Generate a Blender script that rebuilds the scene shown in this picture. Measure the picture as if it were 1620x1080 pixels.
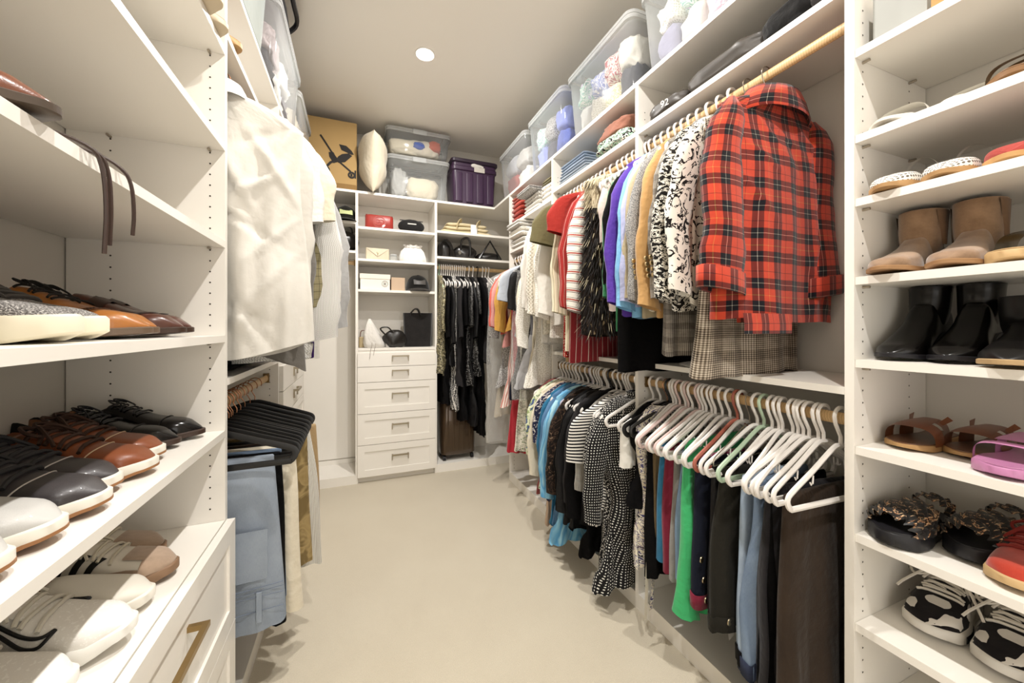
import bpy, math, random
import numpy as np
from math import sin, cos, pi, radians as R

# ---------------------------------------------------------------- camera, world, lights, exposure
S = bpy.context.scene
COL = S.collection
for o in list(bpy.data.objects): bpy.data.objects.remove(o)
cam = bpy.data.cameras.new('camera'); cam.sensor_width = 36; cam.lens = 13.48
cam.shift_y = -22.4/1620; cam.clip_start = .02
camo = bpy.data.objects.new('camera', cam); COL.objects.link(camo)
camo.location = (0, 0, 1.289); camo.rotation_euler = (pi/2, 0, -R(21.87)); S.camera = camo
wd = bpy.data.worlds.new('fill_light'); S.world = wd; wd.use_nodes = True  # even world light added as fill, entering by the doorway behind the camera
wd.node_tree.nodes['Background'].inputs[0].default_value = (1, .96, .9, 1)
wd.node_tree.nodes['Background'].inputs[1].default_value = 2.2
S.view_settings.view_transform = 'Standard'; S.view_settings.look = 'None'
S.view_settings.gamma = 1; S.view_settings.use_curve_mapping = False
S.view_settings.exposure = 0.16
HC = 3.05                                   # ceiling height
LAMPS = [(.40, 2.50), (.40, 1.24), (.40, -.03)]
LAMP_W = 29; LAMP_COL = (1, .968, .93)

# ---------------------------------------------------------------- helpers
def seed(s): random.seed(s); np.random.seed(s)
seed(7)
WLD = {}                                    # world origin of unrotated parents
def tag(o, label=None, cat=None, group=None, kind=None):
    if label: o['label'] = label
    if cat: o['category'] = cat
    if group: o['group'] = group
    if kind: o['kind'] = kind
    return o
def thing(name, label, cat, loc=(0, 0, 0), rz=0, group=None):
    o = bpy.data.objects.new(name, None); COL.objects.link(o); o.empty_display_size = .05
    o.location = loc; o.rotation_euler = (0, 0, rz); WLD[o.name] = np.array(loc, float)
    return tag(o, label, cat, group)
def link(name, me, parent=None, loc=(0, 0, 0), rot=(0, 0, 0)):
    o = bpy.data.objects.new(name, me); COL.objects.link(o); o.location = loc; o.rotation_euler = rot
    if parent: o.parent = parent
    return o
class MB:
    "collects shapes that become one mesh"
    def __init__(s): s.V = []; s.F = []; s.UV = []; s.MI = []; s.n = 0
    def add(s, V, F, UV=None, mi=0):
        V = np.asarray(V, float).reshape(-1, 3)
        b = s.n; s.V.append(V); s.n += len(V)
        for k, f in enumerate(F):
            s.F.append([i+b for i in f]); s.MI.append(mi if np.isscalar(mi) else mi[k])
            s.UV.extend(UV[k] if UV is not None else [(V[i][0]+V[i][1], V[i][2]) for i in f])
        return s
    def box(s, x0, x1, y0, y1, z0, z1, mi=0):
        V = [(x, y, z) for x in (x0, x1) for y in (y0, y1) for z in (z0, z1)]
        return s.add(V, [(0, 1, 3, 2), (4, 6, 7, 5), (0, 4, 5, 1), (2, 3, 7, 6), (0, 2, 6, 4), (1, 5, 7, 3)], mi=mi)
    def rbox(s, x0, x1, y0, y1, z0, z1, r, mi=0, seg=3, taper=0):
        "box with rounded vertical corners and softened top/bottom rims; taper shrinks the bottom"
        cx, cy = (x0+x1)/2, (y0+y1)/2; hx, hy = (x1-x0)/2, (y1-y0)/2; e = min(r*.35, (z1-z0)*.2)
        rings = []
        for z, ins in ((z0, e), (z0+e, 0), (z1-e, 0), (z1, e)):
            k = taper*(z1-z)/(z1-z0)
            rings.append(rrect(cx, cy, hx-ins-k, hy-ins-k, r, seg, z))
        return s.loft(np.array(rings), cap0=True, cap1=True, mi=mi)
    def loft(s, P, closed=True, cap0=False, cap1=False, mi=0, uref=None):
        P = np.asarray(P, float); N, M = P.shape[:2]
        ref = P[N//2 if uref is None else uref]
        d = np.linalg.norm(np.diff(np.vstack([ref, ref[:1]]), axis=0), axis=1); U = np.concatenate([[0], np.cumsum(d)])
        mid = np.concatenate([[0], np.cumsum(np.linalg.norm(np.diff(P, axis=0), axis=2).mean(1))])
        F = []; UV = []; mm = M if closed else M-1; MI = []
        for i in range(N-1):
            for j in range(mm):
                k = (j+1) % M
                F.append((i*M+j, i*M+k, (i+1)*M+k, (i+1)*M+j))
                UV.append([(U[j], -mid[i]), (U[j+1], -mid[i]), (U[j+1], -mid[i+1]), (U[j], -mid[i+1])])
                MI.append(mi if np.isscalar(mi) else mi(i, j))
        if cap0: F.append(tuple(range(M))[::-1]); UV.append([(p[0], p[1]) for p in P[0][::-1]]); MI.append(mi if np.isscalar(mi) else mi(0, 0))
        if cap1: F.append(tuple((N-1)*M+j for j in range(M))); UV.append([(p[0], p[1]) for p in P[-1]]); MI.append(mi if np.isscalar(mi) else mi(N-2, 0))
        return s.add(P.reshape(-1, 3), F, UV, MI)
    def tube(s, pts, r, n=6, closed=False, mi=0, cap=True, flat=1.0, up=None):
        P = np.asarray(pts, float); K = len(P); rr = np.full(K, r) if np.isscalar(r) else np.asarray(r, float)
        T = np.zeros_like(P)
        for i in range(K):
            a = P[(i-1) % K] if (closed or i) else P[0]; b = P[(i+1) % K] if (closed or i < K-1) else P[-1]
            v = b-a; T[i] = v/(np.linalg.norm(v)+1e-12)
        nrm = np.array(up, float) if up is not None else np.array([0, 0, 1.]) if abs(T[0][2]) < .9 else np.array([1., 0, 0])
        rings = []
        for i in range(K):
            if up is not None: nrm = np.array(up, float)
            nrm = nrm-T[i]*np.dot(nrm, T[i]); nrm /= np.linalg.norm(nrm)+1e-12
            bi = np.cross(T[i], nrm)
            rings.append([P[i]+rr[i]*(cos(2*pi*j/n)*bi+flat*sin(2*pi*j/n)*nrm) for j in range(n)])
        if closed: rings.append(rings[0])
        return s.loft(np.array(rings), cap0=cap and not closed, cap1=cap and not closed, mi=mi)
    def lathe(s, prof, n=16, c=(0, 0, 0), mi=0, cap=True):
        rings = [[(c[0]+r*cos(2*pi*j/n), c[1]+r*sin(2*pi*j/n), c[2]+z) for j in range(n)] for r, z in prof]
        return s.loft(np.array(rings), cap0=cap, cap1=cap, mi=mi)
    def blob(s, c, rx, ry, rz, nu=14, nv=9, wob=.0, sd=0, mi=0, flatb=0):
        rng = np.random.RandomState(sd); a = rng.rand(6)*6.28; rings = []
        for i in range(nv+1):
            t = pi*i/nv; ring = []
            for j in range(nu):
                p = 2*pi*j/nu; k = 1+wob*(sin(3*p+a[0]+2*t)+.6*sin(5*p+a[1]-3*t)+.5*sin(4*t+a[2]+p))*sin(t)
                z = cos(t)
                if flatb: z = max(z, -flatb)
                ring.append((c[0]+rx*k*sin(t)*cos(p), c[1]+ry*k*sin(t)*sin(p), c[2]+rz*k*z))
            rings.append(ring)
        return s.loft(np.array(rings)[::-1], mi=mi)
    def grid(s, P, mi=0):
        P = np.asarray(P, float); N, M = P.shape[:2]
        return s.loft(P, closed=False, mi=mi)
    def slab(s, poly, z0, z1, mi=0):
        "prism of a flat outline"
        n = len(poly)
        return s.loft(np.array([[(x, y, z0) for x, y in poly], [(x, y, z1) for x, y in poly]]), cap0=True, cap1=True, mi=mi)
    def xform(s, M4, start=0):
        return s
    def mesh(s, name, mats, smooth=True, angle=40):
        me = bpy.data.meshes.new(name)
        V = np.vstack(s.V); me.from_pydata(V.tolist(), [], s.F)
        for m in (mats if isinstance(mats, (list, tuple)) else [mats]): me.materials.append(m)
        uv = me.uv_layers.new(name='UVMap'); uv.data.foreach_set('uv', np.array(s.UV, 'f').ravel())
        me.polygons.foreach_set('material_index', np.array(s.MI, 'i'))
        me.polygons.foreach_set('use_smooth', np.full(len(s.F), bool(smooth)))
        me.update()
        if smooth and angle < 180: me.set_sharp_from_angle(angle=R(angle))
        return me
    def obj(s, name, mats, parent=None, loc=(0, 0, 0), rot=(0, 0, 0), smooth=True, angle=40):
        return link(name, s.mesh(name, mats, smooth, angle), parent, loc, rot)
def rrect(cx, cy, hx, hy, r, seg, z):
    out = []
    for qx, qy, a0 in ((1, 1, 0), (-1, 1, pi/2), (-1, -1, pi), (1, -1, 1.5*pi)):
        for k in range(seg+1):
            a = a0+pi/2*k/seg
            out.append((cx+qx*(hx-r)+r*cos(a), cy+qy*(hy-r)+r*sin(a), z))
    return out
def bx(name, par, x0, x1, y0, y1, z0, z1, mat, smooth=False):
    "a box given in world coordinates, under an unrotated parent"
    c = np.array([(x0+x1)/2, (y0+y1)/2, (z0+z1)/2])
    m = MB().box(x0-c[0], x1-c[0], y0-c[1], y1-c[1], z0-c[2], z1-c[2])
    o = m.obj(name, mat, par, loc=c-(WLD[par.name] if par else 0), smooth=smooth); WLD[o.name] = c
    return o
def wmesh(m, name, mat, par, smooth=True, angle=40, org=None):
    "mesh given in world coordinates -> child of unrotated parent (or top level at org)"
    base = WLD[par.name] if par else np.array(org if org is not None else (0, 0, 0), float)
    m.V = [v-base for v in m.V]
    o = m.obj(name, mat, par, loc=(0, 0, 0) if par else base, smooth=smooth, angle=angle); WLD[o.name] = base.copy()
    return o
def bez(pts, n=24):
    "catmull-rom through points"
    P = np.asarray(pts, float); P = np.vstack([2*P[0]-P[1], P, 2*P[-1]-P[-2]]); out = []
    segs = len(P)-3; per = max(1, n//segs)
    for i in range(segs):
        p0, p1, p2, p3 = P[i:i+4]
        for k in range(per):
            t = k/per
            out.append(.5*((2*p1)+(p2-p0)*t+(2*p0-5*p1+4*p2-p3)*t*t+(3*p1-p0-3*p2+p3)*t**3))
    out.append(P[-2]); return np.array(out)
def interp(x, xs, ys): return float(np.interp(x, xs, ys))
def smooth_interp(x, xs, ys):
    "monotone-ish smooth interpolation"
    xs = np.asarray(xs, float); ys = np.asarray(ys, float); i = int(np.clip(np.searchsorted(xs, x)-1, 0, len(xs)-2))
    h = xs[i+1]-xs[i]; t = np.clip((x-xs[i])/h, 0, 1)
    def sl(k):
        if k == 0: return (ys[1]-ys[0])/(xs[1]-xs[0])
        if k == len(xs)-1: return (ys[-1]-ys[-2])/(xs[-1]-xs[-2])
        a = (ys[k]-ys[k-1])/(xs[k]-xs[k-1]); b = (ys[k+1]-ys[k])/(xs[k+1]-xs[k])
        return 0 if a*b <= 0 else 2*a*b/(a+b)
    m0, m1 = sl(i)*h, sl(i+1)*h
    return float((2*t**3-3*t*t+1)*ys[i]+(t**3-2*t*t+t)*m0+(-2*t**3+3*t*t)*ys[i+1]+(t**3-t*t)*m1)

# ---------------------------------------------------------------- materials
MT = {}
def srgb(c):
    if isinstance(c, str): c = tuple(int(c[i:i+2], 16)/255 for i in (0, 2, 4))
    return tuple((v/12.92 if v <= .04045 else ((v+.055)/1.055)**2.4) for v in c)+(1,)
class NT:
    def __init__(s, name):
        s.m = bpy.data.materials.new(name); s.m.use_nodes = True; s.t = s.m.node_tree; s.b = s.t.nodes['Principled BSDF']
    def n(s, typ, props=None, **ins):
        nd = s.t.nodes.new('ShaderNode'+typ)
        for k, v in (props or {}).items(): setattr(nd, k, v)
        for k, v in ins.items():
            k = k.replace('_', ' ') if k.replace('_', ' ') in nd.inputs else k
            key = int(k[1:]) if k[0] == 'i' and k[1:].isdigit() else k
            s.set(nd.inputs[key], v)
        return nd
    def set(s, sock, v):
        if isinstance(v, bpy.types.NodeSocket): s.t.links.new(v, sock)
        else: sock.default_value = v
    def coord(s, kind='Object'): return s.n('TexCoord').outputs[kind]
    def noise(s, vec, scale, detail=3, rough=.5, dist=0): return s.n('TexNoise', None, Vector=vec, Scale=scale, Detail=detail, Roughness=rough, Distortion=dist).outputs['Fac']
    def math(s, op, a, b=0.0, c=0.0): return s.n('Math', {'operation': op}, i0=a, i1=b, i2=c).outputs[0]
    def mix(s, f, a, b, mode='MIX'):
        nd = s.n('Mix', {'data_type': 'RGBA', 'blend_type': mode}); s.set(nd.inputs[0], f); s.set(nd.inputs[6], a); s.set(nd.inputs[7], b); return nd.outputs[2]
    def ramp(s, f, stops, interp='LINEAR'):
        nd = s.n('ValToRGB', None, Fac=f); cr = nd.color_ramp; cr.interpolation = interp
        while len(cr.elements) < len(stops): cr.elements.new(.5)
        for e, (p, c) in zip(cr.elements, stops): e.position = p; e.color = srgb(c) if isinstance(c, str) or len(c) == 3 else c
        return nd.outputs[0]
    def xyz(s, v):
        nd = s.n('SeparateXYZ', None, Vector=v); return nd.outputs
    def mapv(s, v, scale=(1, 1, 1), rot=(0, 0, 0), loc=(0, 0, 0)): return s.n('Mapping', None, Vector=v, Scale=scale, Rotation=rot, Location=loc).outputs[0]
    def bump(s, h, strength=.3, dist=.002): s.set(s.b.inputs['Normal'], s.n('Bump', None, Height=h, Strength=strength, Distance=dist).outputs[0])
    def fin(s, col, rough=.7, spec=.3, metal=0, sheen=0, coat=0):
        s.set(s.b.inputs['Base Color'], col); s.set(s.b.inputs['Roughness'], rough); s.b.inputs['Specular IOR Level'].default_value = spec
        s.set(s.b.inputs['Metallic'], metal); s.b.inputs['Sheen Weight'].default_value = sheen; s.b.inputs['Coat Weight'].default_value = coat
        return s.m
def keep(f):
    def g(*a, **k):
        key = (f.__name__,)+a+tuple(sorted(k.items()))
        if key not in MT: MT[key] = f(*a, **k)
        return MT[key]
    return g
@keep
def plain(c, rough=.5, spec=.4, metal=0, coat=0, var=.06, bump=0, bscale=60):
    t = NT('paint_'+str(c)); v = t.coord(); n = t.noise(v, 6, 4)
    col = t.mix(n, srgb(c), tuple(x*(1-var*2) for x in srgb(c)[:3])+(1,))
    if bump: t.bump(t.noise(v, bscale, 4), bump)
    return t.fin(col, rough, spec, metal, 0, coat)
@keep
def cloth(c, rough=.85, sheen=.15, var=.12, wv=900, c2=None, bump=.25, spec=.15):
    "plain woven cloth: soft tone drift and a fine weave"
    t = NT('cloth_'+str(c)); v = t.coord('UV'); n = t.noise(v, 9, 5, .6)
    col = t.mix(n, srgb(c2 or c), tuple(x*(1-var*1.6) for x in srgb(c)[:3])+(1,))
    f = t.math('ADD', t.noise(t.mapv(v, (1.6, .55, 1)), 6, 3, .45, .8), t.math('MULTIPLY', t.noise(v, 45, 3), .25))
    t.bump(f, min(1, bump*2.2), .022)
    return t.fin(col, rough, spec, 0, sheen)
@keep
def knit(c, c2=None, k=420, sc=1.0):
    "ribbed / cabled knit"
    t = NT('knit_'+str(c)); v = t.coord('UV'); x = t.xyz(v)
    zig = t.math('SINE', t.math('ADD', t.math('MULTIPLY', x[0], k), t.math('MULTIPLY', t.math('SINE', t.math('MULTIPLY', x[1], k*.9)), 1.1)))
    col = t.mix(t.math('MULTIPLY_ADD', zig, .5, .5), srgb(c2 or c), srgb(c)); t.bump(zig, .6, .003)
    return t.fin(col, .95, .1, 0, .3)
@keep
def striped(stops, period, axis=0, wob=.0, rough=.85, bump=.2):
    "stops: tuple of (pos, hex), constant bands over one period in metres"
    t = NT('stripes'); v = t.coord('UV'); x = t.xyz(v)[axis]
    if wob: x = t.math('ADD', x, t.math('MULTIPLY', t.math('SUBTRACT', t.noise(v, 6, 2), .5), wob))
    f = t.math('FRACT', t.math('DIVIDE', x, period))
    t.bump(t.noise(v, 28, 4), bump, .006)
    return t.fin(t.ramp(f, stops, 'CONSTANT'), rough, .15, 0, .1)
@keep
def tartan(stops, period, stops2=None, rough=.9):
    t = NT('tartan'); v = t.coord('UV'); x = t.xyz(v)
    a = t.ramp(t.math('FRACT', t.math('DIVIDE', x[0], period)), stops, 'CONSTANT')
    b = t.ramp(t.math('FRACT', t.math('DIVIDE', x[1], period)), stops2 or stops, 'CONSTANT')
    tw = t.math('SINE', t.math('MULTIPLY', t.math('ADD', x[0], x[1]), 2600)); t.bump(t.math('ADD', tw, t.math('MULTIPLY', t.noise(v, 25, 3), 4)), .2, .002)
    c = t.mix(.45, t.mix(.5, a, b), t.mix(1.0, a, b, 'DARKEN'))
    return t.fin(t.mix(t.math('MULTIPLY', t.noise(v, 60, 4), .25), c, (0.02, .01, .01, 1)), rough, .1, 0, .2)
@keep
def checked(c1, c2, fine=.006, big=.06, c3='8a7a66'):
    "glen check: fine broken stripes whose strength swells in a big check"
    t = NT('glen_check'); v = t.coord('UV'); x = t.xyz(v)
    def st(i, p): return t.math('GREATER_THAN', t.math('FRACT', t.math('DIVIDE', x[i], p)), .5)
    hx = t.math('GREATER_THAN', t.math('FRACT', t.math('DIVIDE', x[0], big)), .45); hy = t.math('GREATER_THAN', t.math('FRACT', t.math('DIVIDE', x[1], big)), .45)
    f = t.math('ADD', t.math('MULTIPLY', t.math('ADD', st(0, fine), st(1, fine)), .3), t.math('MULTIPLY', t.math('ADD', hx, hy), .14))
    f = t.math('ADD', f, t.math('MULTIPLY', t.math('SUBTRACT', t.noise(v, 40, 3), .5), .3))
    t.bump(t.noise(v, 30, 4), .25, .006)
    return t.fin(t.ramp(f, ((.1, c1), (.5, c3), (.9, c2))), .9, .1, 0, .2)
@keep
def dotted(base, dot, size=.016, rad=.3, jitter=0.0, rough=.8):
    t = NT('dots'); v = t.coord('UV'); 
    vo = t.n('TexVoronoi', {'voronoi_dimensions': '2D'}, Vector=v, Scale=1/size, Randomness=jitter)
    f = t.math('LESS_THAN', vo.outputs['Distance'], rad); t.bump(t.noise(v, 26, 4), .25, .006)
    return t.fin(t.mix(f, srgb(base), srgb(dot)), rough, .2, 0, .1)
@keep
def floral(stops, scale=28, dist=1.5, stretch=(1, 1, 1), rough=.85, sheen=.1, const=True, detail=2, spec=.15):
    "printed cloth: warped noise cut into colour patches"
    t = NT('print'); v = t.mapv(t.coord('UV'), stretch)
    a = t.noise(v, scale, detail, .5, dist)
    t.bump(t.noise(t.coord('UV'), 26, 4), .3, .006)
    return t.fin(t.ramp(a, stops, 'CONSTANT' if const else 'LINEAR'), rough, spec, 0, sheen)
@keep
def sequin(c1, c2, c3, sc=160, rough=.35):
    t = NT('sequin'); v = t.coord('UV'); vo = t.n('TexVoronoi', {'voronoi_dimensions': '2D'}, Vector=v, Scale=sc)
    w = t.n('TexWhiteNoise', {'noise_dimensions': '3D'}, Vector=vo.outputs['Color']).outputs['Value']
    t.bump(vo.outputs['Distance'], .5, .002)
    return t.fin(t.ramp(w, ((0, c1), (.5, c2), (.85, c3)), 'CONSTANT'), rough, .5)
@keep
def denim(c, c2, fade=.5):
    t = NT('denim_'+c); v = t.coord('UV'); a = t.noise(v, 5, 5, .6); b = t.noise(t.mapv(v, (1200, 90, 1)), 1, 2)
    f = t.math('ADD', t.math('MULTIPLY', a, 1.2*fade), t.math('MULTIPLY', b, .35))
    tw = t.math('SINE', t.math('MULTIPLY', t.math('ADD', t.xyz(v)[0], t.math('MULTIPLY', t.xyz(v)[1], .7)), 2200))
    t.bump(t.math('ADD', tw, t.math('MULTIPLY', t.noise(v, 22, 5), 6)), .3, .003)
    return t.fin(t.ramp(f, ((.15, c2), (.75, c))), .9, .12)
@keep
def leather(c, rough=.35, c2=None, coat=.2, grain=180, var=.35):
    t = NT('leather_'+c); v = t.coord(); a = t.noise(v, 14, 4)
    col = t.mix(a, srgb(c), srgb(c2) if c2 else tuple(x*(1-var) for x in srgb(c)[:3])+(1,))
    vo = t.n('TexVoronoi', None, Vector=v, Scale=grain*3); t.bump(t.math('ADD', t.math('MULTIPLY', vo.outputs['Distance'], .4), t.noise(v, 40, 3)), .12, .002)
    return t.fin(col, rough, .5, 0, 0, coat)
@keep
def suede(c, c2):
    t = NT('suede_'+c); v = t.coord(); a = t.noise(v, 18, 5, .65); t.bump(t.noise(v, 900, 2), .25, .001)
    return t.fin(t.ramp(a, ((.3, c2), (.7, c))), .95, .08, 0, .5)
@keep
def metal(c, rough=.3):
    t = NT('metal_'+c); v = t.coord(); return t.fin(t.mix(t.noise(v, 40, 2), srgb(c), tuple(x*.85 for x in srgb(c)[:3])+(1,)), rough, .5, 1)
@keep
def clearp(tint='ffffff', alpha=.12, rough=.08):
    "thin moulded clear plastic: mostly see-through with a milky film and gloss"
    t = NT('clear_plastic'); nt = t.t; v = t.coord()
    t.fin(t.mix(t.noise(v, 5, 3), srgb(tint), tuple(x*.85 for x in srgb(tint)[:3])+(1,)), rough, .6)
    t.bump(t.noise(v, 14, 3), .15, .004)
    tr = nt.nodes.new('ShaderNodeBsdfTransparent'); tr.inputs[0].default_value = tuple(.6+.4*x for x in srgb(tint)[:3])+(1,)
    fr = t.n('Fresnel', None, IOR=1.45).outputs[0]
    ms = nt.nodes.new('ShaderNodeMixShader'); t.set(ms.inputs[0], t.math('MINIMUM', t.math('ADD', t.math('MULTIPLY', fr, .7), alpha), 1.0))
    nt.links.new(tr.outputs[0], ms.inputs[1]); nt.links.new(t.b.outputs[0], ms.inputs[2])
    nt.links.new(ms.outputs[0], nt.nodes['Material Output'].inputs[0]); return t.m
@keep
def film(alpha=.20):
    "crinkled garment-bag film"
    t = NT('garment_film'); nt = t.t; v = t.coord('UV')
    a = t.noise(t.mapv(v, (9, 2.5, 1)), 4, 6, .65, .6); t.bump(a, 1.0, .03); t.fin(srgb('f4f2ee'), .12, .8)
    tr = nt.nodes.new('ShaderNodeBsdfTransparent'); fr = t.n('LayerWeight', None, Blend=.35).outputs['Facing']
    cr = t.math('GREATER_THAN', t.math('ABSOLUTE', t.math('SUBTRACT', t.math('FRACT', t.math('MULTIPLY', a, 7)), .5)), .46)
    ms = nt.nodes.new('ShaderNodeMixShader'); t.set(ms.inputs[0], t.math('MINIMUM', t.math('ADD', t.math('ADD', t.math('MULTIPLY', fr, .35), alpha), t.math('MULTIPLY', cr, .3)), 1.0))
    nt.links.new(tr.outputs[0], ms.inputs[1]); nt.links.new(t.b.outputs[0], ms.inputs[2])
    nt.links.new(ms.outputs[0], nt.nodes['Material Output'].inputs[0]); return t.m
@keep
def carpet():
    t = NT('carpet'); v = t.coord(); a = t.noise(v, 3, 4, .6); b = t.noise(v, 260, 2)
    c = t.mix(a, srgb('d8cfbb'), srgb('cabfaa')); c = t.mix(t.math('MULTIPLY', b, .5), c, srgb('aaa08d'))
    t.bump(t.math('ADD', t.noise(v, 420, 2), t.math('MULTIPLY', t.noise(v, 9, 3), .7)), .5, .006)
    return t.fin(c, 1, .05, 0, .3)
@keep
def melamine():
    t = NT('white_melamine'); v = t.coord(); a = t.noise(v, 2.5, 3)
    t.bump(t.noise(v, 300, 2), .03, .001)
    return t.fin(t.mix(a, srgb('efebe4'), srgb('e9e4da')), .32, .4)
@keep
def wallpaint(c='dad5cc'):
    t = NT('wall_paint'); v = t.coord(); t.bump(t.noise(v, 120, 3), .08, .001)
    return t.fin(t.mix(t.noise(v, 1.5, 3), srgb(c), tuple(x*.96 for x in srgb(c)[:3])+(1,)), .8, .2)
@keep
def woodrod():
    t = NT('wood_rod'); v = t.coord(); w = t.math('SINE', t.math('ADD', t.math('MULTIPLY', t.xyz(v)[1], 900), t.math('MULTIPLY', t.noise(t.mapv(v, (60, 6, 60)), 1, 4), 14)))
    return t.fin(t.mix(t.math('MULTIPLY_ADD', w, .25, .5), srgb('d9b98a'), srgb('b08d5e')), .45, .4)
@keep
def glow(c=(1, .95, .86), s=140.0):
    t = NT('lamp_glow'); t.b.inputs['Base Color'].default_value = (1, 1, 1, 1)
    t.b.inputs['Emission Color'].default_value = c+(1,); t.b.inputs['Emission Strength'].default_value = s; return t.m
WHITE = melamine()
# ---------------------------------------------------------------- room shell
XL, XR, YB, YN = -.725, 1.542, 3.76, -1.05     # wall faces
XLF, XRF, YBF = -.37, 1.187, 3.405              # fronts of the closet system
T = .02
def struct(name, x0, x1, y0, y1, z0, z1, mat):
    return tag(bx(name, None, x0, x1, y0, y1, z0, z1, mat), kind='structure')
struct('floor', XL-.1, XR+.1, YN-.1, YB+.1, -.1, 0, carpet())
struct('ceiling', XL-.1, XR+.1, YN-.1, YB+.1, HC, HC+.1, wallpaint('ece7de'))
struct('wall_left', XL-.1, XL, YN-.1, YB+.1, 0, HC, wallpaint())
struct('wall_right', XR, XR+.1, YN-.1, YB+.1, 0, HC, wallpaint())
struct('wall_back', XL, XR, YB, YB+.1, 0, HC, wallpaint())
fw = MB(); fw.box(XL, -.15, YN-.1, YN, 0, HC); fw.box(.95, XR, YN-.1, YN, 0, HC); fw.box(-.15, .95, YN-.1, YN, 2.1, HC)
tag(wmesh(fw, 'wall_front', wallpaint(), None, smooth=False), kind='structure')
dt = MB(); dt.box(-.22, -.15, YN, YN+.015, 0, 2.17); dt.box(.95, 1.02, YN, YN+.015, 0, 2.17); dt.box(-.22, 1.02, YN, YN+.015, 2.1, 2.17)
tag(wmesh(dt, 'trim_1', WHITE, None, smooth=False), kind='structure')
bb = MB(); bb.box(XL, -.02, YB-.014, YB, 0, .11); tag(wmesh(bb, 'baseboard_back', WHITE, None, smooth=False), kind='structure')

# ---------------------------------------------------------------- ceiling lights
for i, (lx, ly) in enumerate(LAMPS):
    t = thing('ceiling_light', ['small round recessed ceiling downlight, lit, above the far end of the aisle', 'lit recessed downlight in the middle of the ceiling', 'lit recessed downlight in the ceiling nearest the doorway'][i], 'ceiling light', (lx, ly, HC))
    MB().lathe([(.038, -.001), (.062, -.001), (.062, -.005), (.058, -.008), (.040, -.004), (.038, -.001)], 32, cap=False).obj('trim', plain('f2efe8'), t)
    MB().lathe([(.0005, -.013), (.02, -.0115), (.034, -.007), (.04, -.0015)], 32).obj('lens', glow(), t)
    ld = bpy.data.lights.new('downlight', 'AREA'); ld.shape = 'DISK'; ld.size = .055; ld.energy = LAMP_W; ld.color = LAMP_COL
    lo = bpy.data.objects.new('lamp', ld); COL.objects.link(lo); lo.parent = t; lo.location = (0, 0, -.018)

# ---------------------------------------------------------------- closet system
PIN = metal('b9b0a2', .35); HOLE = plain('3a342c', .8); GOLD = metal('a98f63', .32); NICK = metal('aaa08c', .4)
def holes(panel, xs, y, z0, z1, sgn=-1, zoff=0):
    m = MB(); k = 0
    z = z0
    while z < z1:
        for x in xs: m.add([(x+.0026*cos(a), y+sgn*.0006, z+.0026*sin(a)) for a in np.linspace(0, 2*pi, 7)[:-1]], [(0, 1, 2, 3, 4, 5)] if sgn > 0 else [(5, 4, 3, 2, 1, 0)])
        z += .032
    tag(wmesh(m, 'peg_holes', HOLE, panel, smooth=False), kind='stuff')
def pins(shelf, xs, y, z, sgn):
    for x in xs:
        m = MB().tube([(x, y, z-.005), (x, y+sgn*.016, z-.005)], .0035, 8)
        wmesh(m, 'shelf_pin', PIN, shelf)
def rod(par, p0, p1, name='hanging_rod'):
    ax = 1 if abs(p1[1]-p0[1]) > abs(p1[0]-p0[0]) else 0
    rings = []
    for p in (p0, p1):
        ring = []
        for j in range(14):
            a = 2*pi*j/14; o = .009*cos(a); h = .0165*sin(a)
            ring.append((p[0]+(o if ax else 0), p[1]+(0 if ax else o), p[2]+h))
        rings.append(ring)
    r = wmesh(MB().loft(np.array(rings), cap0=True, cap1=True), name, woodrod(), par)
    for p, s in ((p0, 1), (p1, -1)):
        m = MB(); q = .012*s
        if ax: m.box(p[0]-.013, p[0]+.013, min(p[1], p[1]+q), max(p[1], p[1]+q), p[2]-.022, p[2]+.024)
        else: m.box(min(p[0], p[0]+q), max(p[0], p[0]+q), p[1]-.013, p[1]+.013, p[2]-.022, p[2]+.024)
        wmesh(m, 'rod_bracket', metal('8a7350', .4), r, smooth=False)
    return r
def shaker(m, a0, a1, z0, z1, face, th, axis, sgn, st=.05, rec=.007):
    "drawer front; a = running axis, face = outer plane coordinate, sgn = outward direction"
    def b(p0, p1, q0, q1, f0, f1):
        lo, hi = sorted((f0, f1))
        if axis == 'x': m.box(p0, p1, lo, hi, q0, q1)
        else: m.box(lo, hi, p0, p1, q0, q1)
    inn = face-sgn*th
    b(a0, a1, z0, z0+st, face, inn); b(a0, a1, z1-st, z1, face, inn); b(a0, a0+st, z0+st, z1-st, face, inn); b(a1-st, a1, z0+st, z1-st, face, inn)
    b(a0+st, a1-st, z0+st, z1-st, face-sgn*rec, inn)
def pull(par, a, z, face, axis, sgn, half=.066, mat=None, out=.028, sec=.006, name='handle', plate=False):
    m = MB()
    def b(p0, p1, q0, q1, f0, f1):
        lo, hi = sorted((f0, f1))
        if axis == 'x': m.box(p0, p1, lo, hi, q0, q1)
        else: m.box(lo, hi, p0, p1, q0, q1)
    b(a-half, a+half, z-sec, z+sec, face+sgn*(out-2*sec), face+sgn*out)
    for s in (-1, 1): b(a+s*(half-sec)-sec, a+s*(half-sec)+sec, z-sec, z+sec, face, face+sgn*(out-2*sec))
    if plate:
        for s in (-1, 1): b(a+s*(half-sec*.5)-sec*.5, a+s*(half-sec*.5)+sec*.5, z-.045, z-sec, face, face+sgn*.008)
    return tag(wmesh(m, name, mat or NICK, par, smooth=False), 'brushed metal bar pull')

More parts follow.
